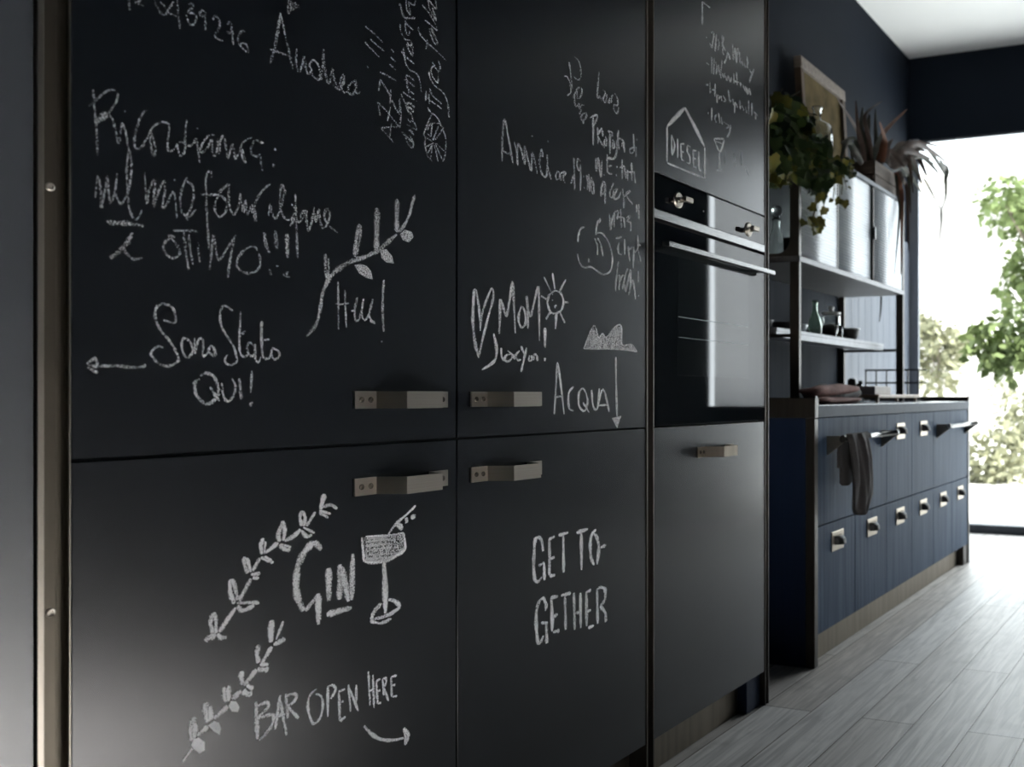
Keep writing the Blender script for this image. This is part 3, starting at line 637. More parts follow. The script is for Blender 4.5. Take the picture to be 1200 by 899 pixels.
chalk(dBu, 'chalk_lettering', 'two faint slanting chalk names', [
 (*S_, 2.0, "d0.7 120,320 160,330 200,420 205,530 160,565 | d0.7 185,140 205,300 225,480 | d0.6 250,70 310,130 335,250 325,350 290,365 245,320 | 230,600 270,520 300,470 340,470 350,530 320,595 285,590 290,510 | 255,540 255,640 270,700 300,690 310,670 315,735 340,690 375,690 | 340,740 320,810 | 400,780 410,820 380,880 335,870 345,820 390,790 | 365,880 368,930 | 570,260 555,420 545,590 580,580 605,640 | 615,490 650,540 620,600 645,660 665,600 665,540 | 660,600 690,660 705,600 | 725,660 725,600 745,560 | 770,540 800,600 805,690 760,690 755,740 790,795 815,760 815,710")], 0.62)
chalk(dBu, 'chalk_drawing', 'chalk apple outline', [
 (*U_, 2.2, "190,195 155,210 135,260 128,330 | 125,430 140,500 180,550 240,545 290,575 350,612 410,585 432,500 425,420 400,330 350,260 310,245 285,265 | 285,260 300,160 325,125 315,160 | 275,290 300,360 300,440 | 300,290 330,350 350,450 | w2.6 225,470 225,505")], 0.80)
chalk(dBu, 'chalk_drawing', 'chalk heart, MOM and smiling sun', [
 (*V_, 2.8, "155,170 180,330 195,500 | 195,580 205,450 240,320 300,170 325,180 320,280 270,460 220,660 180,850 | w3.6 180,850 140,680 120,480 125,320 135,180 155,170 | w3.2 385,610 392,450 395,270 430,360 458,430 490,270 520,90 530,250 548,605 | 610,330 580,430 590,520 620,545 650,500 645,400 620,335 | 675,560 672,400 662,230 695,440 740,280 780,140 785,400 790,680 | w3.4 845,550 845,750 | w3 845,850 845,885 | w2.6 945,175 890,220 870,300 900,390 950,405 1010,370 1030,280 1000,200 945,175 | w2.2 835,40 905,185 | w2.2 920,0 945,165 | w2.2 1055,65 985,195 | 805,230 870,270 | 1030,290 1080,295 | 895,395 855,465 | 960,400 950,560 | 995,395 1045,500 | 990,380 1010,385 | w1.8 920,215 | w1.8 920,270 | w2.6 960,320 940,345"),
 (*W_, 2.6, "w3.4 210,60 230,170 210,240 135,290 | 258,150 260,200 275,235 | 320,190 290,200 280,230 310,235 330,200 300,170 | 330,190 345,225 | 375,170 350,200 365,230 385,225 | 385,140 405,190 | 420,150 400,240 385,305 | 440,200 435,230 455,225 450,200 | 465,230 470,195 485,200 490,235")], 0.92)
chalk(dBu, 'chalk_drawing', 'shaded chalk mountain above ACQUA and a down arrow', [
 (*W_, 2.4, "F d0.62 785,155 845,15 880,85 905,60 930,85 985,20 1020,15 1030,130 1025,160 | F d0.62 1025,160 1030,138 1090,130 1125,175 | w2.2 785,155 850,10 880,85 905,60 930,85 990,15 1025,15 1030,130 1090,130 1125,175 | w2.6 785,155 1030,160 1125,175 | w2 800,140 850,40 840,140 870,80 880,150 910,80 920,150 960,60 970,150 1000,30 1010,150 | 597,575 608,400 618,245 640,400 660,575 | 597,465 655,460 | 720,400 690,440 690,530 720,555 | 800,440 780,410 755,440 755,520 790,555 810,500 800,440 | 780,500 820,565 | 835,420 845,520 870,540 885,410 | 870,545 908,415 948,560 | 880,520 935,515 | 990,210 992,400 998,590 | F d0.8 965,600 1025,585 998,665")], 0.92)
X_, Y_ = (810, 0, 9.99), (770, 80, 6.661)
chalk(tD, 'chalk_lettering', 'small slanting chalk cocktail recipe with a glass', [
 (*X_, 1.8, "w2.2 130,20 130,290 | w2.2 130,20 220,90 | w2.4 180,440 | 235,390 250,370 265,400 250,500 240,560 215,500 | 295,400 280,600 | 310,460 325,500 315,590 | 360,410 370,600 385,640 | 355,420 380,440 370,520 400,600 | 385,740 410,690 430,600 | 420,600 440,640 455,700 | 485,520 495,700 515,560 530,740 545,560 570,740 | 560,600 580,750 | 590,720 610,770 | 620,740 635,790 | 655,660 660,800 | 665,720 650,790 | 680,810 700,850 | 740,810 700,870 | 730,830 690,920 | w2.4 180,735 210,760 | 240,670 240,860 | 270,680 262,870 | 285,720 300,790 290,870 | 320,760 340,880 360,700"),
 (*Y_, 1.8, "490,20 500,80 | 510,40 520,70 530,40 | 535,60 545,95 555,60 570,105 580,70 | 600,40 600,120 | 620,30 625,130 | 600,100 640,110 | 650,110 655,150 | 670,130 690,180 690,140 | 700,150 705,200 720,160 730,210 | 740,40 720,110 | w2.6 380,128 400,130 | 412,105 415,195 | 430,170 445,165 | 455,120 450,220 | 465,200 470,270 | 470,210 490,220 480,240 | 500,215 505,255 | 515,215 535,250 520,260 | 555,170 570,270 | 560,240 580,260 | 590,240 600,290 | 605,350 610,270 630,310 | 645,250 650,320 | 660,290 680,330 | 690,300 700,350 | 715,250 715,360 | 740,270 740,370 | 755,340 785,370 | 770,360 770,400 | w3.2 400,350 | 428,310 425,410 | 465,360 450,390 465,425 | 480,350 490,430 | 500,380 510,440 | 520,420 560,450 540,470 | 575,440 565,500 545,540 | w2.2 445,550 490,650 525,560 | w2.2 445,550 525,550 | 455,570 510,590 | 488,650 485,790 | 465,795 505,800 | d0.5 530,640 530,740 | d0.5 600,660 610,760 | d0.5 650,640 660,760 | d0.5 690,770 715,840")], 0.80)
chalk(tD, 'chalk_drawing', 'chalk house outline around six capital letters', [
 (*Y_, 2.4, "w4 78,455 215,310 | w4.5 218,310 300,470 370,610 | 78,460 78,730 | 80,740 200,790 370,860 | 372,620 372,860 | w1.9 112,520 118,680 | w1.9 112,520 138,600 118,680 | w1.9 160,550 162,700 | w1.9 185,590 190,710 | w1.9 185,590 212,590 | w1.9 188,650 208,655 | w1.9 190,710 212,725 | w1.9 260,615 240,605 235,650 255,690 255,740 230,735 | w1.9 280,640 283,765 | w1.9 280,640 305,645 | w1.9 282,700 302,707 | w1.9 283,765 305,777 | w1.9 325,650 328,785 342,797")], 1.05)
Z_, AA, AB, AC, AD, AE, AF, AG = (230, 570, 6.661), (230, 660, 6.917), (210, 720, 5.021), (330, 620, 7.19), (400, 580, 5.62), (285, 780, 6.0), (610, 605, 9.99), (610, 680, 9.99)
chalk(dAl, 'chalk_drawing', 'upper chalk leaf branch', [
 (*Z_, 4, "930,200 860,310 | w5 815,335 760,390 690,425 | w5 640,440 540,520 | w4.5 495,560 440,660 | w4.5 425,720 335,890 | w5.5 970,180 1000,60 | w4 985,165 1050,145 1100,175 | w3.6 960,190 1050,215 | w3.6 960,205 1030,245 | 840,310 850,240 825,195 | 825,310 810,240 825,190 | w3 835,320 925,365 | w4.5 820,345 860,390 905,378 | w5 655,430 640,380 675,270 | w4.5 680,425 690,340 678,270 | w5.5 650,455 700,495 735,490 | w3 670,455 740,475 | w5 515,530 505,460 525,405 | w3 530,530 540,430 | w4.5 505,555 570,580 600,600 | w3 530,550 590,575 | w5 400,680 375,600 375,550 | w4 425,670 405,590 385,560 | w4.5 425,690 500,680 | w4.5 440,715 490,715"),
 (*AA, 4, "w5 440,130 350,310 | w5.5 320,360 185,560 | w5.5 310,330 275,230 280,130 | w5 335,300 315,200 290,130 | w4 330,325 470,320 510,328 | w5.5 335,345 375,385 470,340 | w5.5 140,570 115,490 140,400 | w5 160,570 160,480 145,400 | w7 75,635 100,605 160,585 | w5 170,575 200,605 245,600")], 1.20)
chalk(dAl, 'chalk_drawing', 'lower chalk leaf branch', [
 (*AB, 5, "545,190 485,290 | w6 455,325 380,420 | w6 365,450 310,500 | w6 285,540 205,615 | w6 170,660 105,715 | w3 75,790 45,835 20,870 | w7 540,165 540,90 545,35 | w3.4 570,150 612,40 | w6 555,180 625,145 | w5.5 468,285 458,230 468,180 | w4.5 475,295 525,295 | w6.5 460,325 525,325 | w6 375,415 365,370 368,335 | w5 395,415 435,440 | w6.5 375,450 400,468 430,465 | w6 275,515 262,430 | w5.5 292,510 288,420 | F 290,540 305,510 335,512 355,545 345,575 310,572 | w7 175,630 155,570 155,520 | w6 188,620 182,540 | F 170,655 205,628 235,640 245,675 238,710 200,685 | w7 78,740 70,670 90,605 | w6 90,730 95,640 | F 68,770 85,735 115,725 150,750 150,800 120,820 85,795")], 1.30)
chalk(dAl, 'chalk_lettering', 'bold underlined chalk word GIN', [
 (*AC, 6, "w7.5 335,175 285,120 240,140 180,215 140,310 122,430 128,550 165,650 190,685 | w5 200,690 310,550 | w7 308,545 312,805 | w7.5 395,330 400,605 | w7 490,300 487,595 | w7 505,320 565,610 | w6 600,210 590,600 | w7 380,722 590,662")], 1.12)
chalk(dAl, 'chalk_drawing', 'chalk cocktail glass with garnish', [
 (*AD, 3, "F d0.55 150,280 300,272 405,255 418,355 300,438 160,440 | w3.4 135,280 150,440 | 160,275 300,270 410,250 | 410,250 420,350 380,390 | w6 155,435 250,440 340,410 420,358 | 165,290 300,285 | 160,310 330,290 | 160,340 320,320 | 160,370 320,345 | 160,400 300,385 | 160,425 300,410 | 300,380 335,335 | w6 280,440 288,600 290,780 | w5 265,715 215,770 200,820 | w4.5 310,690 350,700 382,740 300,795 190,825 | w4 190,830 260,845 330,815 | 310,260 360,190 430,130 490,70 | w5 370,190 400,230 | w5 425,150 432,185 | w5.5 470,130 475,160 | 340,210 390,195 400,230")], 1.10)
chalk(dAl, 'chalk_lettering', 'chalk words BAR OPEN HERE with a curved arrow', [
 (*AE, 3.2, "w4.8 90,255 95,400 100,520 | w4 90,290 160,260 180,280 150,320 90,370 | w4.4 90,375 195,345 215,370 190,440 110,530 | w4 225,450 260,210 | w4 260,250 305,490 | w4 235,355 295,340 | w4 298,200 315,370 | w4 300,215 350,200 378,215 350,260 305,290 | w4 310,290 390,370 | 515,165 470,210 455,290 475,380 500,410 540,370 560,290 550,220 510,200 | 595,150 595,360 | 590,150 630,140 650,170 615,235 | 672,180 680,390 | 670,185 715,165 | 685,260 705,250 | w4 680,390 720,360 | w2.8 740,135 755,325 | w2.8 745,160 810,320 | w2.8 795,135 795,260 | w2.8 880,40 892,280 | w2.8 912,65 920,300 | w2.8 885,180 920,165 | w2.8 935,110 945,270 | 935,110 965,95 | w2.8 940,180 965,175 | w2.8 945,270 970,260 | w2.8 980,95 990,210 | w2.8 980,95 1000,90 1005,120 985,160 | w2.8 990,160 1022,250 | w2.8 1040,80 1045,220 | w2.8 1040,80 1080,70 | w2.8 1045,140 1070,135 | w2.8 1045,220 1082,215 | w4 850,425 900,480 970,520 1050,525 1130,510 | w4 1130,440 1145,500 1140,560 | w4 1130,445 1160,490 1145,550")], 1.15)
chalk(dBl, 'chalk_lettering', 'chalk words GET TO-GETHER in capitals', [
 (*AF, 3.6, "w4 265,410 245,280 200,250 170,290 158,450 155,620 170,740 205,765 250,710 | w4 210,580 280,545 | w4 275,550 280,750 | 335,260 340,480 335,690 | w4 335,275 400,235 | 345,500 400,480 | w4.4 340,700 405,690 | 500,210 505,660 | w4 445,225 560,190 | 710,190 715,630 | w4.6 655,195 790,150 | 885,155 830,230 815,380 830,500 865,570 | 860,200 900,270 915,390 895,565 | w4 940,365 1000,340"),
 (*AG, 3.6, "w4 290,360 300,290 265,215 220,250 185,360 185,550 200,700 225,740 270,650 | w4 240,500 320,500 | w4 300,500 310,740 | w4 360,190 370,420 370,600 | w5 360,205 440,190 | w4.6 375,430 435,400 | w4.6 380,610 455,590 | 520,180 530,580 | w4.4 475,180 590,150 | 625,150 635,580 | 700,150 705,560 | 640,390 700,370 | 770,130 775,540 | w4 770,140 825,115 | 780,370 825,350 | w4 790,560 860,530 | 895,100 905,510 | 900,100 950,85 990,120 985,230 930,300 | 930,305 990,380 1000,490")], 1.00)

# ------------------------------------------------------------------ blue sideboard
SX = 0.689                       # front plane
Y0, Y1 = 2.919, 5.092
sb = empty('sideboard', (0.35, 4.0, 0), 'blue stained oak sideboard with cup pulls beside the window', 'cabinet')
b = B(); box(b, 0.03, SX - 0.022, Y0 + 0.032, Y1 - 0.032, 0.104, 0.830); obj('body', b, M['carcass'], sb)
for s0, s1, lab in ((Y0, Y0 + 0.030, 'deep blue end panel with bronze edging'), (Y1 - 0.030, Y1, 'deep blue far end panel')):
    b = B(); box(b, 0.02, SX - 0.030, s0, s1, 0.0, 0.8295); ep = obj('end_panel', b, M['blue_panel'], sb, label=lab)
    b = B(); box(b, SX - 0.029, SX + 0.004, s0, s1, 0.0, 0.8295, 0.002); obj('edge_strip', b, M['dark_metal'], ep)
    b = B(); box(b, 0.02, SX + 0.006, s0 - 0.002, s1, 0.830, 0.898, 0.002)
    tube(b, [(SX + 0.002, s0 + 0.004, 0.8985), (SX + 0.002, s1 - 0.002, 0.8985)], 0.005, 10)
    obj('top_band', b, M['dark_metal'], ep, label='dark bronze band along the top')
b = B(); box(b, SX - 0.050, SX - 0.035, Y0 + 0.031, Y1 - 0.032, 0.0, 0.1035); obj('plinth', b, M['bronze'], sb, label='bronze metal plinth')
b = B(); box(b, SX - 0.033, SX - 0.002, Y1 - 0.115, Y1 - 0.032, 0.0, 0.1035, 0.002); obj('leg', b, M['dark_metal'], sb)

def cup_pull(parent, sc, zc, X=SX):
    bm = B(); box(bm, X, X + 0.004, sc - 0.056, sc + 0.056, zc - 0.034, zc + 0.034, 0.0015)
    # hooded scoop, open below
    hw = 0.034; n = 8; prev = None
    for i in range(n + 1):
        s = -hw + 2 * hw * i / n
        e = max(0.0, 1 - (abs(s) / hw) ** 3)
        prof = [(0.004, 0.020), (0.004 + 0.014 * e, 0.018), (0.004 + 0.024 * e, 0.008), (0.004 + 0.028 * e, -0.010), (0.004 + 0.026 * e, -0.012), (0.004 + 0.020 * e, 0.004), (0.004, 0.010)]
        ring = [bm.verts.new((X + x, sc + s, zc + z)) for x, z in prof]
        if prev:
            for k in range(len(ring) - 1):
                f = bm.faces.new([prev[k], prev[k + 1], ring[k + 1], ring[k]]); f.smooth = k < 1; f.material_index = 0 if k < 1 else 1
        prev = ring
    for ds in (-0.046, 0.046):
        screws(bm, sc + ds, zc, X + 0.004, 0.004)
    return obj('cup_pull', bm, [M['nickel'], M['carcass']], parent, label='nickel cup pull')

def bar_handle(parent, s0, s1, z, X=SX):
    bm = B()
    for s in (s0, s1):
        prism(bm, [(X, s - 0.004, z + 0.008), (X + 0.062, s - 0.004, z + 0.010), (X + 0.068, s - 0.004, z + 0.002), (X + 0.066, s - 0.004, z - 0.008), (X, s - 0.004, z - 0.058)], (0, 0.008, 0), 1)
    tube(bm, [(X + 0.062, s0 - 0.006, z), (X + 0.062, s1 + 0.006, z)], 0.0098, 18)
    for s in (s0, s1): tube(bm, [(X + 0.062, s - 0.014, z), (X + 0.062, s + 0.006, z)], 0.0125, 18)
    return obj('bar_handle', bm, [M['steel'], M['bronze']], parent, label='polished steel bar on triangular brackets')

def bfront(name, s0, s1, z0, z1, lab):
    bm = B(); box(bm, SX - 0.020, SX, s0, s1, z0, z1, 0.0012)
    return obj(name, bm, M['blue_oak'], sb, label=lab)
edges = [2.9515, 3.315, 3.684, 4.032, 4.380, 4.725, 5.060]
g = 0.0018
for i in range(6):
    d = bfront('drawer', edges[i] + g, edges[i + 1] - g, 0.104, 0.464, 'blue oak lower drawer')
    p = P([983.3, 1022.5, 1054.5, 1082.3, 1105.8, 1126.3][i], 600, SX)
    cup_pull(d, (edges[i] + edges[i + 1]) / 2, 0.397)
d = bfront('drawer', edges[0] + g, edges[2] - g, 0.468, 0.829, 'wide blue oak drawer with towel bar'); bar_handle(d, 3.04, 3.62, 0.758)
d = bfront('drawer', edges[2] + g, edges[3] - g, 0.468, 0.829, 'narrow blue oak drawer'); cup_pull(d, 3.865, 0.755)
d = bfront('drawer', edges[3] + g, edges[4] - g, 0.468, 0.829, 'narrow blue oak drawer'); cup_pull(d, 4.212, 0.755)
d = bfront('drawer', edges[4] + g, edges[6] - g, 0.468, 0.829, 'wide blue oak drawer with empty bar'); bar_handle(d, 4.445, 5.00, 0.758)
wt = empty('worktop', (0.35, 4.0, 0.831), 'slate blue worktop running along the blue sideboard', 'worktop')
b = B(); box(b, 0.004, SX + 0.006, Y0 + 0.0315, Y1 - 0.032, 0.831, 0.8705, 0.0015); obj('slab', b, M['worktop'], wt)
b = B(); box(b, 0.004, SX + 0.0045, Y0 + 0.0315, Y1 - 0.032, 0.8706, 0.873, 0.0006); obj('polished_top', b, M['worktop_top'], wt, label='polished top face')

# towel over the first bar
def towel():
    BX, BZ = SX + 0.062, 0.758
    root = empty('towel', (BX, 3.2, 0.5), 'charcoal linen towel hanging bunched over the nearer steel bar', 'towel')
    def sheet(name, rows, nf, amp, thick):
        """rows: (centre s, half width, x front, z); a folded hanging layer"""
        bm = B(); n = 28; F0 = []; 
        for sgn in (1, -1):
            grid = []
            for j, (cs, hw, x, z) in enumerate(rows):
                row = []
                for i in range(n + 1):
                    u = -1 + 2 * i / n
                    env = math.sqrt(max(0.0, 1 - u * u * 0.96))
                    wv = amp * (math.sin(u * nf + j * 0.35) + 0.45 * math.sin(u * nf * 2.3 - j * 0.5)) * env * min(1, 0.35 + j * 0.25)
                    row.append(bm.verts.new((x + sgn * thick * env + wv, cs + u * hw, z + 0.006 * math.sin(u * 5) * (j == len(rows) - 1))))
                grid.append(row)
            for a, c in zip(grid[:-1], grid[1:]):
                for i in range(n):
                    f = bm.faces.new([a[i], a[i + 1], c[i + 1], c[i]] if sgn < 0 else [a[i], c[i], c[i + 1], a[i + 1]]); f.smooth = True
            F0.append(grid)
        A0, A1 = F0
        for e in (0, -1):
            for i in range(n):
                try: bm.faces.new([A0[e][i], A0[e][i + 1], A1[e][i + 1], A1[e][i]])
                except ValueError: pass
        for e in (0, n):
            for j in range(len(rows) - 1):
                bm.faces.new([A0[j][e], A0[j + 1][e], A1[j + 1][e], A1[j][e]])
        bmesh.ops.recalc_face_normals(bm, faces=bm.faces[:])
        return obj(name, bm, M['towel'], root, smooth=True)
    def r(xl, xr, y, X):
        a, c = P(xl, y, X), P(xr, y, X); return ((a.y + c.y) / 2, (c.y - a.y) / 2, X, a.z)
    XF = BX + 0.016
    # the part going over the bar
    bm = B(); n = 12; a0, a1 = P(993, 512, BX).y, P(1016, 512, BX).y; prev = None
    for i in range(19):
        s = a0 + (a1 - a0) * i / 18
        rr = 0.0125 + 0.005 * abs(math.sin(i * 1.1))
        ring = [bm.verts.new((BX + rr * math.cos(math.radians(-20 + 220 * k / n)), s + 0.004 * math.sin(k), BZ + rr * math.sin(math.radians(-20 + 220 * k / n)))) for k in range(n + 1)]
        if prev:
            for k in range(n):
                f = bm.faces.new([prev[k], prev[k + 1], ring[k + 1], ring[k]]); f.smooth = True
        prev = ring
    obj('fold_over_bar', bm, M['towel'], root, smooth=True)
    sheet('front_fall', [r(992, 1015, 509, XF), r(995, 1018, 520, XF), r(998, 1021, 540, XF), r(1000, 1022, 565, XF), r(999, 1022, 585, XF), r(999, 1018, 597, XF), r(1003, 1013, 603, XF)], 6.5, 0.010, 0.011)
    XB = BX - 0.026
    sheet('back_fall', [r(983, 1004, 512, XB), r(981, 1004, 530, XB), r(981, 1004, 548, XB), r(984, 1004, 549.5, XB), r(984, 1004, 569, XB)], 5.0, 0.004, 0.006)
towel()

# ------------------------------------------------------------------ shelving unit on the worktop
U0, U1 = 3.45, 4.83
UXF, UXR = CX - 1.513, CX - 1.875          # front / rear plane (0.404 / 0.042)
un = empty('shelving_unit', ((UXF + UXR) / 2, 4.14, 0.873), 'dark metal shelving unit with fluted glass cabinet standing on the worktop', 'shelf')
zc0, zc1 = 1.434, 1.930
for s in (U0, U1 - 0.02):
    for X0, X1 in ((UXF - 0.040, UXF), (UXR, UXR + 0.030)):
        b = B(); box(b, X0, X1, s, s + 0.02, 0.8735, zc0, 0.001)
        obj('upright', b, M['dark_metal'], un)
for s in (U0 + 0.002, U1 - 0.018):
    b = B(); box(b, UXR + 0.030, UXF - 0.040, s, s + 0.016, 1.136, 1.150); obj('crossbar', b, M['dark_metal'], un)
b = B(); box(b, UXR - 0.016, UXR - 0.001, U0 + 0.0, U1, 0.8735, zc0 - 0.001)
obj('back_panel', b, M['navy_wood'], un, label='dark blue boarded back panel')
b = B()
box(b, UXR + 0.031, CX - 1.62, U0 + 0.022, U1 - 0.022, 1.1640, 1.178, 0.001); box(b, UXR + 0.06, CX - 1.63, U0 + 0.022, U1 - 0.022, 1.1515, 1.1635)
box(b, CX - 1.628, CX - 1.622, U0 + 0.022, U1 - 0.022, 1.140, 1.1635)
obj('shelf', b, mat('grey_steel_shelf', (0.17, 0.175, 0.185), 0.5, 0.5, noise=((4, 30, 30), (0.20, 0.205, 0.215), 3)), un, label='grey steel tray shelf')
b = B(); box(b, UXR, UXF + 0.003, U0, U1, zc0, zc0 + 0.022, 0.0015)
obj('cabinet_base', b, mat('grey_metal_edge', (0.10, 0.10, 0.105), 0.5, 0.6, noise=((4, 30, 30), (0.12, 0.12, 0.125), 3)), un)
b = B(); box(b, UXR, UXF + 0.003, U0, U1, zc1 - 0.020, zc1, 0.0015); obj('cabinet_top', b, M['frame_grey'], un)
b = B(); box(b, UXR, UXR + 0.008, U0 + 0.022, U1 - 0.022, zc0 + 0.0225, zc1 - 0.0205); obj('cabinet_back', b, M['frame_grey'], un)

def side_frame(s0, s1):
    """metal end plate with a rounded glazed opening"""
    bm = B(); X0, X1, z0, z1 = UXR, UXF, zc0 + 0.0225, zc1 - 0.0205
    ix0, ix1, iz0, iz1, rad = X0 + 0.03, X1 - 0.040, z0 + 0.012, z1 - 0.015, 0.055
    inn = []
    for cx, cz, a0 in ((ix1 - rad, iz1 - rad, 0), (ix0 + rad, iz1 - rad, 90), (ix0 + rad, iz0 + rad, 180), (ix1 - rad, iz0 + rad, 270)):
        for k in range(7):
            a = math.radians(a0 + 15 * k); inn.append((cx + rad * math.cos(a), cz + rad * math.sin(a)))
    out = []
    mx, mz = (X0 + X1) / 2, (z0 + z1) / 2
    for x, z in inn:
        ox = X1 if x > mx else X0; oz = z1 if z > mz else z0
        dx, dz = abs(x - (ix1 if x > mx else ix0)), abs(z - (iz1 if z > mz else iz0))
        out.append((ox, z if dx < dz else oz) if False else (ox if dx <= dz else x, z if dx < dz else oz))
    # corners: snap the middle sample of each arc to the corner
    for q in range(4):
        k = q * 7 + 3; x, z = inn[k]; out[k] = (X1 if x > mx else X0, z1 if z > mz else z0)
    n = len(inn)
    V = [[bm.verts.new((x, s, z)) for x, z in L] for s in (s0, s1) for L in (out, inn)]
    o0, i0, o1, i1 = V
    for k in range(n):
        j = (k + 1) % n
        for q in ([o0[k], o0[j], i0[j], i0[k]], [o1[k], i1[k], i1[j], o1[j]], [i0[k], i0[j], i1[j], i1[k]], [o0[k], o1[k], o1[j], o0[j]]):
            try: bm.faces.new(q)
            except ValueError: pass
    bmesh.ops.recalc_face_normals(bm, faces=bm.faces[:])
    o = obj('side_frame', bm, M['dark_metal'], un, label='dark metal end frame with rounded glazed opening')
    bm = B(); box(bm, ix0 + 0.0005, ix1 - 0.0005, (s0 + s1) / 2 - 0.002, (s0 + s1) / 2 + 0.002, iz0, iz1); 
    obj('glass_pane', bm, M['pane'], o)
side_frame(U0, U0 + 0.020); side_frame(U1 - 0.020, U1)

def fluted(s0, s1, X):
    bm = B(); z0, z1 = zc0 + 0.0235, zc1 - 0.0215; pitch = 0.0125; k = int((z1 - z0) / pitch * 6)
    fr = []; 
    for i in range(k + 1):
        z = z0 + (z1 - z0) * i / k
        x = X + 0.0022 * math.sin(2 * math.pi * (z - z0) / pitch)
        fr.append((bm.verts.new((x, s0, z)), bm.verts.new((x, s1, z)), bm.verts.new((X - 0.004, s0, z)), bm.verts.new((X - 0.004, s1, z))))
    for a, c in zip(fr[:-1], fr[1:]):
        f = bm.faces.new([a[0], a[1], c[1], c[0]]); f.smooth = True
        bm.faces.new([a[3], a[2], c[2], c[3]]); bm.faces.new([a[2], a[0], c[0], c[2]]); bm.faces.new([a[1], a[3], c[3], c[1]])
    bm.faces.new([fr[0][0], fr[0][2], fr[0][3], fr[0][1]]); bm.faces.new([fr[-1][0], fr[-1][1], fr[-1][3], fr[-1][2]])
    return obj('sliding_door', bm, M['fluted'], un, label='fluted glass sliding door')
for s0, s1, X in ((U0 + 0.022, 3.880, UXF - 0.004), (3.866, 4.352, UXF - 0.014), (4.340, U1 - 0.022, UXF - 0.004)):
    d = fluted(s0, s1, X)
    b = B(); e = s1 if s1 < 4.4 else s0
    if e == s1: box(b, X - 0.006, X + 0.0025, e - 0.010, e, zc0 + 0.0235, zc1 - 0.0215, 0.0006)
    else: box(b, X - 0.006, X + 0.0025, e, e + 0.008, zc0 + 0.0235, zc1 - 0.0215, 0.0006)
    obj('edge_profile', b, M['dark_metal'], d)
    if s0 > 4.3:
        b = B(); box(b, X + 0.0026, X + 0.012, 4.341, 4.356, 1.655, 1.715, 0.002); obj('finger_pull', b, M['black'], d)

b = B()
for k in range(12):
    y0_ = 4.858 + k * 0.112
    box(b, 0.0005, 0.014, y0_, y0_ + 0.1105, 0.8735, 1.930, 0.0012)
struct('trim_2', b, mat('window_lit_wall_boards', (0.085, 0.098, 0.125), 0.55, noise=((30, 30, 1.5), (0.115, 0.130, 0.160), 5), spec=0.2), 'wall boards lightened to imitate window light between the shelving unit and the window')  # lighter board colour stands for window and bounce light on the wall
# ---------- glassware helper
def vessel(name, prof, c, m, label, cat, seg=28, wall=0.0025, extras=None, group=None):
    r = empty(name, c, label, cat, group)
    bm = B()
    inner = [(max(a - wall, 0.0005), z) for a, z in prof if z > wall * 1.5][::-1]
    lathe(bm, [(0, prof[0][1])] + prof + inner + [(0, max(wall * 2, inner[-1][1]))], c, seg)
    bmesh.ops.recalc_face_normals(bm, faces=bm.faces[:])
    obj('body', bm, m, r)
    for nm, pr, mm, lb in (extras or []):
        bm = B(); lathe(bm, pr, c, seg); bmesh.ops.recalc_face_normals(bm, faces=bm.faces[:]); obj(nm, bm, mm, r, label=lb)
    return r
def at(x, X, z): 
    p = P(x, YC, X); return (X, p.y, z)
zi = zc0 + 0.0225
vessel('decanter', [(0.045, 0), (0.052, 0.01), (0.050, 0.05), (0.028, 0.11), (0.016, 0.14), (0.015, 0.17), (0.021, 0.18)], (0.235, 3.60, zi), M['glass'],
       'clear glass decanter with stopper inside the glazed cabinet end', 'decanter', extras=[('stopper', [(0, 0.176), (0.012, 0.176), (0.013, 0.19), (0.022, 0.20), (0.024, 0.215), (0.016, 0.232), (0, 0.236)], M['glass'], 'faceted glass stopper')])
vessel('drinking_glass', [(0.028, 0), (0.031, 0.01), (0.034, 0.09)], (0.315, 3.57, zi), M['glass'], 'clear tumbler beside the decanter in the glazed cabinet', 'glass')
vessel('drinking_glass', [(0.030, 0), (0.033, 0.01), (0.036, 0.10)], (0.250, 3.74, zi), M['glass'], 'clear tumbler standing behind the decanter in the cabinet', 'glass')

# ---------- on the cabinet top
zt = zc1 + 0.0003
vessel('glass_bottle', [(0.064, 0), (0.072, 0.012), (0.072, 0.165), (0.066, 0.190), (0.040, 0.207), (0.021, 0.216), (0.0185, 0.228), (0.0185, 0.262), (0.025, 0.268), (0.025, 0.276)], at(957.5, CX - 1.66, zt), M['glass'],
       'large clear glass bottle with flared lip on top of the shelving unit', 'bottle', wall=0.003)
# picture frame
fx = 0.055; s0, s1 = P(934, 200, fx).y, P(986, 200, fx).y; z1 = P(934, 65, fx).z
fr = empty('picture_frame', (fx, (s0 + s1) / 2, zt), 'weathered wooden frame with ochre panel leaning on the navy wall', 'picture frame')
def tilt(bm, k=0.06):
    for v in bm.verts: v.co.x -= (v.co.z - z1) * k
    return bm
b = B(); box(b, fx - 0.018, fx + 0.018, s0, s0 + 0.035, zt, z1 - 0.056, 0.002); obj('rail', tilt(b), M['brown_wood'], fr, label='brown side rail')
b = B(); box(b, fx - 0.018, fx + 0.018, s1 - 0.040, s1, zt, z1 - 0.056, 0.002); obj('rail', tilt(b), M['brown_wood'], fr, label='brown side rail')
b = B(); box(b, fx - 0.020, fx + 0.022, s0, s1, z1 - 0.0555, z1, 0.003); obj('rail', tilt(b), M['grey_wood'], fr, label='weathered grey top rail')
b = B(); box(b, fx - 0.018, fx + 0.018, s0 + 0.036, s1 - 0.041, zt, zt + 0.04, 0.002); obj('rail', tilt(b), M['brown_wood'], fr, label='brown bottom rail')
b = B(); box(b, fx - 0.006, fx + 0.002, s0 + 0.0355, s1 - 0.0405, zt + 0.041, z1 - 0.056); obj('panel', tilt(b), M['canvas'], fr, label='ochre canvas panel')
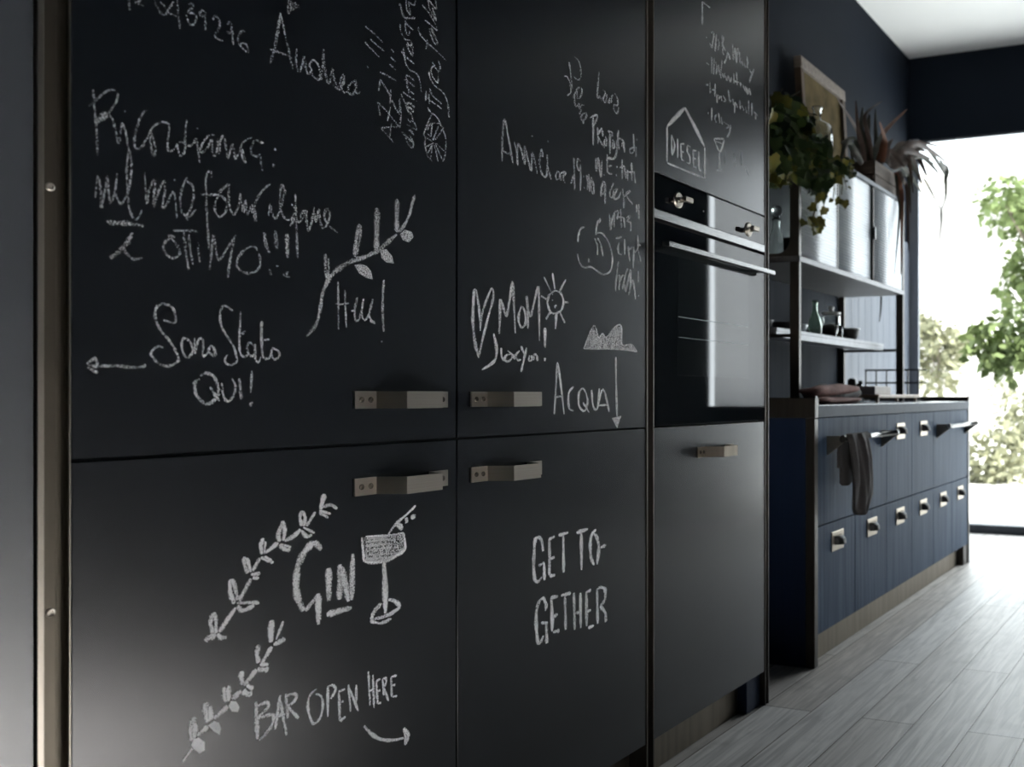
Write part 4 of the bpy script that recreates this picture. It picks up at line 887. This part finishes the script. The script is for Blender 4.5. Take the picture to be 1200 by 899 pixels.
# crate planter
cx0, cx1 = 0.235, 0.375; cs0, cs1 = 4.446, 4.80; cz1 = 2.066
cr = empty('crate_planter', ((cx0 + cx1) / 2, (cs0 + cs1) / 2, zt), 'wooden crate of brown and green bromeliads on the shelving unit', 'planter')
b = B()
for z0, z1_ in ((zt, zt + 0.062), (zt + 0.066, cz1 - 0.002)):
    box(b, cx1 - 0.012, cx1, cs0, cs1, z0, z1_, 0.0015); box(b, cx0, cx0 + 0.012, cs0, cs1, z0, z1_, 0.0015)
    box(b, cx0 + 0.0125, cx1 - 0.0125, cs0, cs0 + 0.012, z0, z1_, 0.0015); box(b, cx0 + 0.0125, cx1 - 0.0125, cs1 - 0.012, cs1, z0, z1_, 0.0015)
obj('crate', b, M['crate'], cr, label='slatted wooden crate')
b = B(); box(b, cx0 + 0.0125, cx1 - 0.0125, cs0 + 0.0125, cs1 - 0.0125, zt + 0.002, cz1 - 0.02); obj('soil', b, M['soil'], cr)

def sword(bm, pts, wd, mi, roll=0.3, taper=True):
    """curved strap leaf with a folded midrib"""
    c = []
    n = 12
    q = [Vector(p) for p in pts]
    c = crm(q, 5); n = len(c)
    view = Vector((1.0, -2.2, -0.1)).normalized()
    rows = []
    for i, p in enumerate(c):
        t = (c[min(i + 1, n - 1)] - c[max(i - 1, 0)]).normalized()
        a = t.cross(view)
        if a.length < 1e-3: a = Vector((0, 0, 1))
        a.normalize(); nb = a.cross(t)
        a = (a * math.cos(roll) + nb * math.sin(roll)).normalized(); nb = a.cross(t).normalized()
        u = i / (n - 1)
        h = wd * (0.55 + 0.45 * min(1, u * 3)) * (max(0.03, (1 - u)) ** 0.55 if taper else 1)
        rows.append([bm.verts.new(p - a * h), bm.verts.new(p + nb * (h * 0.35)), bm.verts.new(p + a * h)])
    for r0, r1 in zip(rows[:-1], rows[1:]):
        for k in range(2):
            f = bm.faces.new([r0[k], r0[k + 1], r1[k + 1], r1[k]]); f.smooth = True; f.material_index = mi
bm = B()
lv = [((1014, 190), (1003, 150), (981, 115), 3.4, 1), ((1014, 190), (1005, 145), (1003, 118), 3.4, 1), ((1016, 190), (1009, 150), (1011, 126), 4.5, 0), ((1020, 190), (1016, 160), (1019, 134), 6.5, 0),
      ((1022, 190), (1014, 135), (1033, 119), 3.2, 1), ((1028, 190), (1026, 150), (1026, 128), 3.4, 0), ((1030, 190), (1036, 155), (1063, 128), 4.2, 2), ((1034, 190), (1037, 165), (1031, 143), 4.5, 2),
      ((1036, 190), (1041, 170), (1046, 163), 4.5, 1), ((1012, 190), (1000, 162), (985, 168), 4.5, 0), ((1010, 192), (993, 166), (984, 190), 5, 0), ((1012, 192), (998, 172), (1000, 195), 4.0, 0),
      ((1040, 192), (1070, 166), (1107, 173), 3.2, 1), ((1040, 192), (1075, 168), (1110, 190), 4, 1), ((1042, 194), (1085, 172), (1109, 207), 4.2, 0), ((1045, 196), (1080, 183), (1100, 203), 3.6, 0),
      ((1045, 196), (1068, 186), (1080, 215), 5, 1), ((1040, 192), (1060, 170), (1084, 177), 6, 1), ((1042, 195), (1060, 182), (1076, 205), 6, 0), ((1042, 192), (1062, 176), (1090, 186), 5, 1),
      ((1050, 202), (1057, 235), (1056, 322), 3.8, 2), ((1053, 200), (1063, 225), (1065, 295), 3.0, 1), ((1050, 205), (1054, 250), (1048, 322), 2.2, 0), ((1056, 200), (1065, 210), (1067, 250), 3.2, 0),
      ((1040, 194), (1066, 176), (1094, 192), 4.2, 0), ((1043, 196), (1064, 182), (1070, 226), 4.6, 1), ((1046, 197), (1072, 178), (1086, 206), 4.6, 1), ((1038, 192), (1058, 174), (1074, 168), 4.4, 0), ((1044, 198), (1060, 196), (1080, 226), 3.6, 0),
      ((1044, 196), (1052, 192), (1058, 232), 4.2, 2), ((1030, 192), (1045, 178), (1060, 196), 5, 1), ((1022, 190), (1030, 165), (1040, 150), 4.0, 0), ((1082, 208), (1095, 232), (1103, 246), 1.1, 0), ((1109, 205), (1108, 232), (1103, 246), 1.6, 0), ((1103, 244), (1103, 262), (1100, 288), 1.1, 0), ((1100, 190), (1109, 200), (1107, 216), 4.6, 0)]
for i, (a, m_, t_, wpx, mi) in enumerate(lv):
    X = 0.30 + 0.05 * math.sin(i * 2.1); 
    Xt = X + (0.06 if t_[0] > 1047 else 0.0) + 0.03 * math.cos(i * 1.7)
    if t_[1] > 240 or m_[1] > 220: X, Xt = 0.40, 0.435
    p0, p1, p2 = P(*a, max(min(X, 0.34), 0.27) if X < 0.39 else 0.40), P(*m_, (X + Xt) / 2), P(*t_, Xt)
    sword(bm, [p0, (p0 + p1) / 2 + Vector((0, 0, 0.004)), p1, p2], (1.5 if t_[0] > 1074 else 1.15) * wpx * depth(p1) / F, mi, 0.25 * math.sin(i * 3.3))
# two leaf tips hanging past the far end of the cabinet
for (a, t_, X, s) in (((1038, 345), (1034, 374), 0.26, 4.875), ((1062, 345), (1073, 369), 0.36, 4.92)):
    x = X; p2 = Vector((x, s, P(t_[0], t_[1], x).z)); 
    sword(bm, [Vector((x, 4.70, 2.05)), Vector((x, s - 0.02, 2.00)), Vector((x, s, 1.75)), Vector((x, s, 1.42)), Vector((x - 0.01, s, 1.30))], 0.012, 0, 0.2)
obj('foliage', bm, [M['brom_green'], M['brom_brown'], M['brom_red']], cr, label='strap leaves, green to rust')

# trailing plant
tp = empty('trailing_plant', (0.24, 3.62, zt), 'bushy dark green trailing plant with yellowing leaves on the unit', 'plant')
b = B(); lathe(b, [(0, 0), (0.055, 0), (0.07, 0.012), (0.075, 0.11), (0.070, 0.11), (0.066, 0.10), (0, 0.098)], (0.24, 3.62, zt), 24); obj('pot', b, M['pot'], tp, smooth=True)
LEAF = [(0, 0), (0.34, -0.10), (0.52, 0.16), (0.42, 0.36), (0.50, 0.58), (0.26, 0.72), (0, 1.05), (-0.26, 0.72), (-0.50, 0.58), (-0.42, 0.36), (-0.52, 0.16), (-0.34, -0.10)]
def leaf(bm, p, size, mi, down=0.6):
    p = Vector(p)
    d = Vector((rnd.uniform(-0.6, 0.9), rnd.uniform(-0.9, 0.5), rnd.uniform(-1.0, 0.5 - down))).normalized()
    n = Vector((rnd.uniform(0.1, 1), rnd.uniform(-1, 0.0), rnd.uniform(-0.1, 0.9))).normalized()
    a = d.cross(n).normalized(); n = a.cross(d).normalized()
    c = bm.verts.new(p + d * (0.42 * size) - n * (0.06 * size))
    vs = [bm.verts.new(p + a * (x * size) + d * (y * size) + n * (abs(x) * 0.30 * size - 0.18 * size * y * y)) for x, y in LEAF]
    for k in range(len(vs)):
        f = bm.faces.new([c, vs[k], vs[(k + 1) % len(vs)]]); f.smooth = True; f.material_index = mi
bm = B(); sm = B()
def cloud(n, x0, x1, y0, y1, X0, X1, s0, s1, py, shape=True):
    k = 0
    while k < n:
        x, y = rnd.uniform(x0, x1), rnd.uniform(y0, y1)
        if shape and ((x - (x0 + x1) / 2) / ((x1 - x0) / 2)) ** 2 + ((y - (y0 + y1) / 2) / ((y1 - y0) / 2)) ** 2 > 1: continue
        k += 1; p = P(x, y, rnd.uniform(X0, X1))
        if p.z < zc1 + 0.01 and p.x < UXF + 0.02 and p.y > U0 - 0.01: p = P(x, y, UXF + 0.03)
        leaf(bm, p, rnd.uniform(s0, s1), 1 if rnd.random() < py else 0)
cloud(150, 898, 948, 112, 202, 0.20, 0.44, 0.045, 0.075, 0.10)
cloud(60, 884, 930, 122, 205, 0.20, 0.40, 0.045, 0.075, 0.08)
cloud(26, 900, 940, 172, 214, 0.38, 0.47, 0.045, 0.065, 0.30)
cloud(55, 940, 970, 158, 200, 0.36, 0.47, 0.045, 0.07, 0.15)
cloud(24, 948, 968, 190, 226, 0.425, 0.47, 0.045, 0.065, 0.10)
cloud(22, 962, 986, 182, 212, 0.42, 0.47, 0.035, 0.055, 0.35)
cloud(14, 982, 1001, 184, 206, 0.42, 0.47, 0.03, 0.048, 0.55)
cloud(10, 899, 932, 200, 212, 0.43, 0.48, 0.04, 0.055, 0.8)
def strand(pts, X, leaves, py=0.6, size=(0.03, 0.045), each=1):
    q = [P(x, y, X) for x, y in pts]
    t1 = B(); tube(t1, crm(q, 4), 0.0022, 6); obj('stem', t1, M['stem'], tp)
    for (x, y) in leaves:
        for _ in range(each): leaf(bm, P(x + rnd.uniform(-1.5, 1.5), y - 3, X + rnd.uniform(-0.004, 0.012)), rnd.uniform(*size), 1 if rnd.random() < py else 0, 0.7)
strand([(955, 180), (962, 210), (958, 232), (952, 255)], 0.44, [(960, 216), (965, 222), (961, 228), (956, 234), (966, 246), (951, 244)], 0.75)
strand([(958, 232), (955, 248), (952, 258)], 0.442, [(945, 262), (947, 258), (956, 264), (960, 266), (957, 260)], 0.95, (0.040, 0.052), 2)
strand([(975, 195), (978, 215), (976, 235)], 0.445, [(976, 214), (977, 224), (975, 236)], 0.8, (0.016, 0.024))
strand([(985, 195), (987, 215), (986, 228)], 0.445, [(984, 236), (988, 238)], 0.9, (0.030, 0.042))
strand([(985, 200), (990, 212), (992, 222)], 0.45, [(992, 214), (993, 222)], 0.7, (0.014, 0.02))
strand([(905, 180), (908, 200), (912, 208)], 0.46, [(904, 204), (915, 208), (922, 208), (928, 206)], 0.9, (0.035, 0.05))
for k in range(14):
    a = rnd.uniform(0, 6.28); r_ = rnd.uniform(0.05, 0.16); b0 = Vector((0.24, 3.62, zt + 0.098))
    tube(sm, crm([b0, b0 + Vector((0.4 * r_ * math.cos(a), 0.6 * r_ * math.sin(a), 0.07)), b0 + Vector((r_ * math.cos(a) + 0.05, r_ * math.sin(a) * 1.3, rnd.uniform(0.0, 0.1)))], 4), 0.0022, 6)
obj('foliage', bm, [M['leaf'], M['leaf_yellow']], tp, label='lobed leaves, dark green with yellow tips')
obj('stems', sm, M['stem'], tp)

# ---------- on the steel shelf
zs = 1.1783; XS = CX - 1.72
vessel('bowl', [(0.020, 0), (0.030, 0.006), (0.044, 0.026), (0.048, 0.036)], (XS + 0.03, 3.835, zs), M['pale_ceramic'], 'pale blue bowl just behind the near shelf post', 'bowl')
vessel('glass_bottle', [(0.030, 0), (0.034, 0.008), (0.034, 0.050), (0.026, 0.085), (0.014, 0.112), (0.0115, 0.125), (0.0115, 0.152), (0.0145, 0.155), (0.0145, 0.168)], at(955, XS, zs), M['green_glass'],
       'small green glass bottle on the steel shelf', 'bottle', wall=0.002)
vessel('storage_jar', [(0.042, 0), (0.046, 0.008), (0.046, 0.110), (0.043, 0.122)], at(974, XS - 0.02, zs), M['glass'], 'clear storage jar half full of dark beans on the steel shelf', 'jar',
       extras=[('lid', [(0, 0.1235), (0.047, 0.1235), (0.047, 0.134), (0.012, 0.137), (0.012, 0.150), (0.016, 0.156), (0.012, 0.164), (0, 0.165)], M['white_ceramic'], 'pale lid with knob'),
               ('contents', [(0, 0.006), (0.041, 0.006), (0.042, 0.065), (0.02, 0.074), (0, 0.076)], M['beans'], 'dark coffee beans')])
vessel('spice_jar', [(0.017, 0), (0.019, 0.004), (0.019, 0.060)], at(983, XS + 0.055, zs), M['glass'], 'slim jar of brown spice in front of the storage jar', 'jar', wall=0.0015,
       extras=[('contents', [(0, 0.003), (0.0165, 0.003), (0.0165, 0.05), (0, 0.051)], M['spice'], 'brown spice')])
b0 = at(996, XS + 0.01, zs)
vessel('bowl', [(0.022, 0), (0.030, 0.004), (0.046, 0.040), (0.050, 0.062)], b0, M['pot'], 'dark flared bowl with white rim at the far end of the steel shelf', 'bowl',
       extras=[('rim', [(0.0502, 0.061), (0.0525, 0.061), (0.0525, 0.066), (0.0470, 0.066), (0.0470, 0.0625)], M['white_ceramic'], 'white rim')])
for k, (s, dx, rr) in enumerate(((3.555, -0.01, 0.070), (3.66, 0.035, 0.050))):
    vessel('bowl', [(rr * 0.5, 0), (rr * 0.8, 0.008), (rr, 0.034), (rr * 1.02, 0.038)], (XS - 0.02 + dx, s + 0.06 * k, zs), M['pot'],
           ['wide black bowl behind the near shelf post, closest to the oven', 'smaller black bowl between the wide black bowl and pale bowl'][k], 'bowl')

# ---------- on the worktop
zw = 0.8733
cl = empty('folded_cloth', (0.47, 3.6, zw), 'rust brown linen cloth lying folded on the worktop', 'cloth')
def lump(name, p0, p1, w0, h0, m, ph, z0=zw):
    """soft folded roll between two worktop points"""
    bm = B(); n, seg = 18, 16; p0, p1 = Vector(p0), Vector(p1); prev = None; d = (p1 - p0).normalized(); a = Vector((-d.y, d.x, 0))
    for i in range(n + 1):
        t = i / n; e = math.sqrt(max(0.02, 1 - (2 * t - 1) ** 6)); c = p0.lerp(p1, t)
        ring = []
        for k in range(seg):
            th = 2 * math.pi * k / seg
            rr = 1 + 0.16 * math.sin(3 * th + t * 5 + ph) + 0.08 * math.sin(t * 17 + 2 * th)
            x, z = math.cos(th) * w0 * rr * e, (math.sin(th) * 0.5 * rr * e + 0.5) * h0
            ring.append(bm.verts.new((c.x + a.x * x, c.y + a.y * x, max(z0 + 0.0002, c.z + z))))
        if prev:
            for k in range(seg):
                f = bm.faces.new([prev[k], prev[(k + 1) % seg], ring[(k + 1) % seg], ring[k]]); f.smooth = True
        else: bm.faces.new(ring[::-1])
        prev = ring
    bm.faces.new(prev)
    return obj(name, bm, m, cl)
lump('fold', (0.535, 3.20, zw + 0.024), (0.535, 3.72, zw + 0.040), 0.045, 0.040, M['rust'], 0.4)
lump('fold', (0.56, 3.22, zw), (0.56, 3.66, zw), 0.050, 0.026, M['rust'], 2.0)
lump('fold', (0.462, 3.40, zw), (0.462, 3.94, zw), 0.046, 0.072, M['dark_cloth'], 1.2)
# wooden stand with the pale box on it
p0 = P(1003, 470, 0.44); p1 = P(1056, 470, 0.44); y0, y1 = p0.y, min(p1.y, 4.78)
y0 = 4.02
st = empty('serving_stand', (0.47, (y0 + y1) / 2, zw), 'low honey wood serving stand on short legs on the worktop', 'stand')
b = B(); box(b, 0.41, 0.54, y0, y1, zw + 0.020, zw + 0.036, 0.003); obj('board', b, M['oak_light'], st)
for s in (y0 + 0.02, y1 - 0.035):
    for X in (0.42, 0.518):
        b = B(); box(b, X, X + 0.012, s, s + 0.014, zw, zw + 0.0198); obj('leg', b, M['oak_light'], st)
bz = zw + 0.0363
b = B(); box(b, 0.425, 0.52, y0 + 0.005, y0 + 0.23, bz, bz + 0.034, 0.002); box(b, 0.43, 0.515, y0 + 0.01, y0 + 0.225, bz + 0.034, bz + 0.037, 0.001)
obj('wooden_box', b, M['pale_wood'], label='pale washed wooden box resting on the honey wood stand', cat='box')
vessel('pepper_mill', [(0.020, 0), (0.022, 0.004), (0.016, 0.035), (0.020, 0.055), (0.018, 0.060), (0.012, 0.066), (0.021, 0.080), (0.021, 0.104), (0.012, 0.112)], at(998.5, 0.35, zw), M['black'], 'black pepper mill behind the rust cloth on the worktop', 'pepper mill')
for k, (x, X, h) in enumerate(((1004.5, 0.33, 0.075), (1008.5, 0.345, 0.088))):
    vessel('condiment_bottle', [(0.014, 0), (0.016, 0.004), (0.016, h * 0.6), (0.008, h * 0.75), (0.008, h)], at(x, X, zw), M['glass'],
           ['short clear condiment bottle nearest the black pepper mill', 'taller clear condiment bottle next to the pale wooden box'][k], 'bottle', wall=0.0015,
           extras=[('cap', [(0, h), (0.010, h), (0.010, h + 0.014), (0, h + 0.015)], M['black'], 'black cap')])
# wire rack at the far end
rk = empty('wire_rack', (0.3, 4.97, zw), 'black wire grid rack standing at the window end of the worktop', 'rack')
b = B(); ys = 4.965; X0, X1 = CX - 1.775, CX - 1.475; z0, z1_ = zw, 1.048
for X in [X0 + (X1 - X0) * k / 5 for k in range(6)]: box(b, X - 0.004, X + 0.004, ys - 0.004, ys + 0.004, z0, z1_, 0.0008)
for z in (z0 + 0.012, z0 + 0.10, z1_ - 0.005): box(b, X0 - 0.006, X1 + 0.006, ys - 0.005, ys + 0.005, z - 0.005, z + 0.005, 0.0008)
obj('grid', b, M['black'], rk)
for z in (z0 + 0.10, z1_ - 0.005):
    b = B(); tube(b, [(X1 - 0.05, ys + 0.006, z), (X1 + 0.045, ys + 0.006, z)], 0.0035, 8); obj('peg', b, M['steel'], rk)
for X in (X0, X1):
    b = B(); box(b, X - 0.005, X + 0.005, ys - 0.05, ys + 0.05, z0, z0 + 0.006, 0.0008); obj('foot', b, M['black'], rk)

for o in list(COL.objects):
    if o.parent is None and 'category' in o:
        g_ = {'bowl': 'bowls on the steel shelf', 'glass': 'tumblers in the glazed cabinet', 'cabinet frame': 'metal uprights between the tall cabinets'}.get(o['category'])
        if o.name.startswith('tall_cabinet'): g_ = 'tall cabinets along the wall'
        if o.name.startswith('condiment_bottle'): g_ = 'condiment bottles on the worktop'
        if g_: o['group'] = g_
# ------------------------------------------------------------------ garden beyond the window
b = B(); box(b, -14, 18, YE + 0.25, 40, -0.35, -0.15); obj('terrace_ground', b, M['ground'], kind='structure', label='pale ground outside the window', origin=(0, 0, 0))
def tree(name, label, cat, c, rad, n, ls, m, trunk, seed, group=None):
    rr = random.Random(seed); c = Vector(c)
    r = empty(name, (c.x, c.y, -0.15), label, cat, group)
    bm = B()
    lobes = [(c + Vector((rr.uniform(-0.6, 0.6) * rad[0], rr.uniform(-0.5, 0.5) * rad[1], rr.uniform(-0.7, 0.7) * rad[2])), rr.uniform(0.3, 0.5)) for _ in range(11)]
    for _ in range(n):
        lc, lr = rr.choice(lobes)
        v = Vector((rr.gauss(0, 1), rr.gauss(0, 1), rr.gauss(0, 1))).normalized() * (rr.random() ** 0.4)
        p = lc + Vector((v.x * rad[0] * lr, v.y * rad[1] * lr, v.z * rad[2] * lr))
        d = Vector((rr.uniform(-1, 1), rr.uniform(-1, 1), rr.uniform(-1, 0.4))).normalized(); a = d.orthogonal().normalized()
        a = (Matrix.Rotation(rr.uniform(0, 6.28), 3, d) @ a); s = ls * rr.uniform(0.7, 1.3)
        q = [bm.verts.new(p), bm.verts.new(p + d * s * 0.5 + a * s * 0.28), bm.verts.new(p + d * s), bm.verts.new(p + d * s * 0.5 - a * s * 0.28)]
        bm.faces.new(q)
    obj('foliage', bm, m, r)
    bm = B(); tube(bm, [(c.x, c.y, -0.16), (c.x + 0.05, c.y, c.z * 0.5), (c.x, c.y, c.z)], [trunk, trunk * 0.8, trunk * 0.5], 10)
    for lc, lr in lobes[:6]: tube(bm, [(c.x + 0.02, c.y, max(0.0, c.z - rad[2] * 0.6)), tuple(lc)], [trunk * 0.4, trunk * 0.15], 6)
    obj('trunk', bm, M['bark'], r)
def G3(x, y, Yd):
    dx = -sa + (x - XC) / F * ca; dy = ca + (x - XC) / F * sa; t = Yd / dy
    return Vector((CX + t * dx, Yd, CZ + t * (YC - y) / F))
tree('garden_tree', 'light green leafy tree at the right edge outside the window', 'tree', G3(1228, 285, 9.5), (0.75, 0.6, 0.75), 1500, 0.11, M['foliage'], 0.05, 1, 'trees outside the window')
tree('garden_tree', 'broad green tree low at the right edge outside the window', 'tree', G3(1222, 400, 7.2), (0.62, 0.45, 0.50), 1700, 0.11, M['foliage'], 0.05, 2, 'trees outside the window')
tree('garden_shrub', 'pale yellow green shrub beside the window jamb outside', 'shrub', G3(1098, 415, 11.0), (0.45, 0.5, 0.5), 700, 0.12, M['foliage_pale'], 0.03, 3, 'shrubs outside the window')
tree('garden_shrub', 'low pale shrub on the ground outside, beside the sideboard end', 'shrub', G3(1150, 560, 11.5), (0.7, 0.5, 0.75), 900, 0.13, M['foliage_pale'], 0.03, 4, 'shrubs outside the window')
tree('garden_shrub', 'green shrub low outside under the broad tree', 'shrub', G3(1206, 505, 14.0), (0.7, 0.5, 0.7), 900, 0.13, M['foliage_pale'], 0.03, 5, 'shrubs outside the window')
bl = empty('building', (-4.0, 24.0, -0.15), 'washed-out pale building far beyond the garden', 'building')
b = B(); box(b, -9.0, -0.5, 23.0, 27.0, -0.15, 6.2); obj('wall', b, M['render'], bl)
b = B(); box(b, -9.2, -0.3, 22.8, 27.2, 6.2, 6.4); obj('roof', b, M['render'], bl)
for x in (-1.4, -3.0, -4.6):
    for z in (1.0, 2.9, 4.7):
        b = B(); box(b, x - 0.35, x + 0.35, 22.96, 22.999, z, z + 0.9); obj('window', b, M['win_dark'], bl)
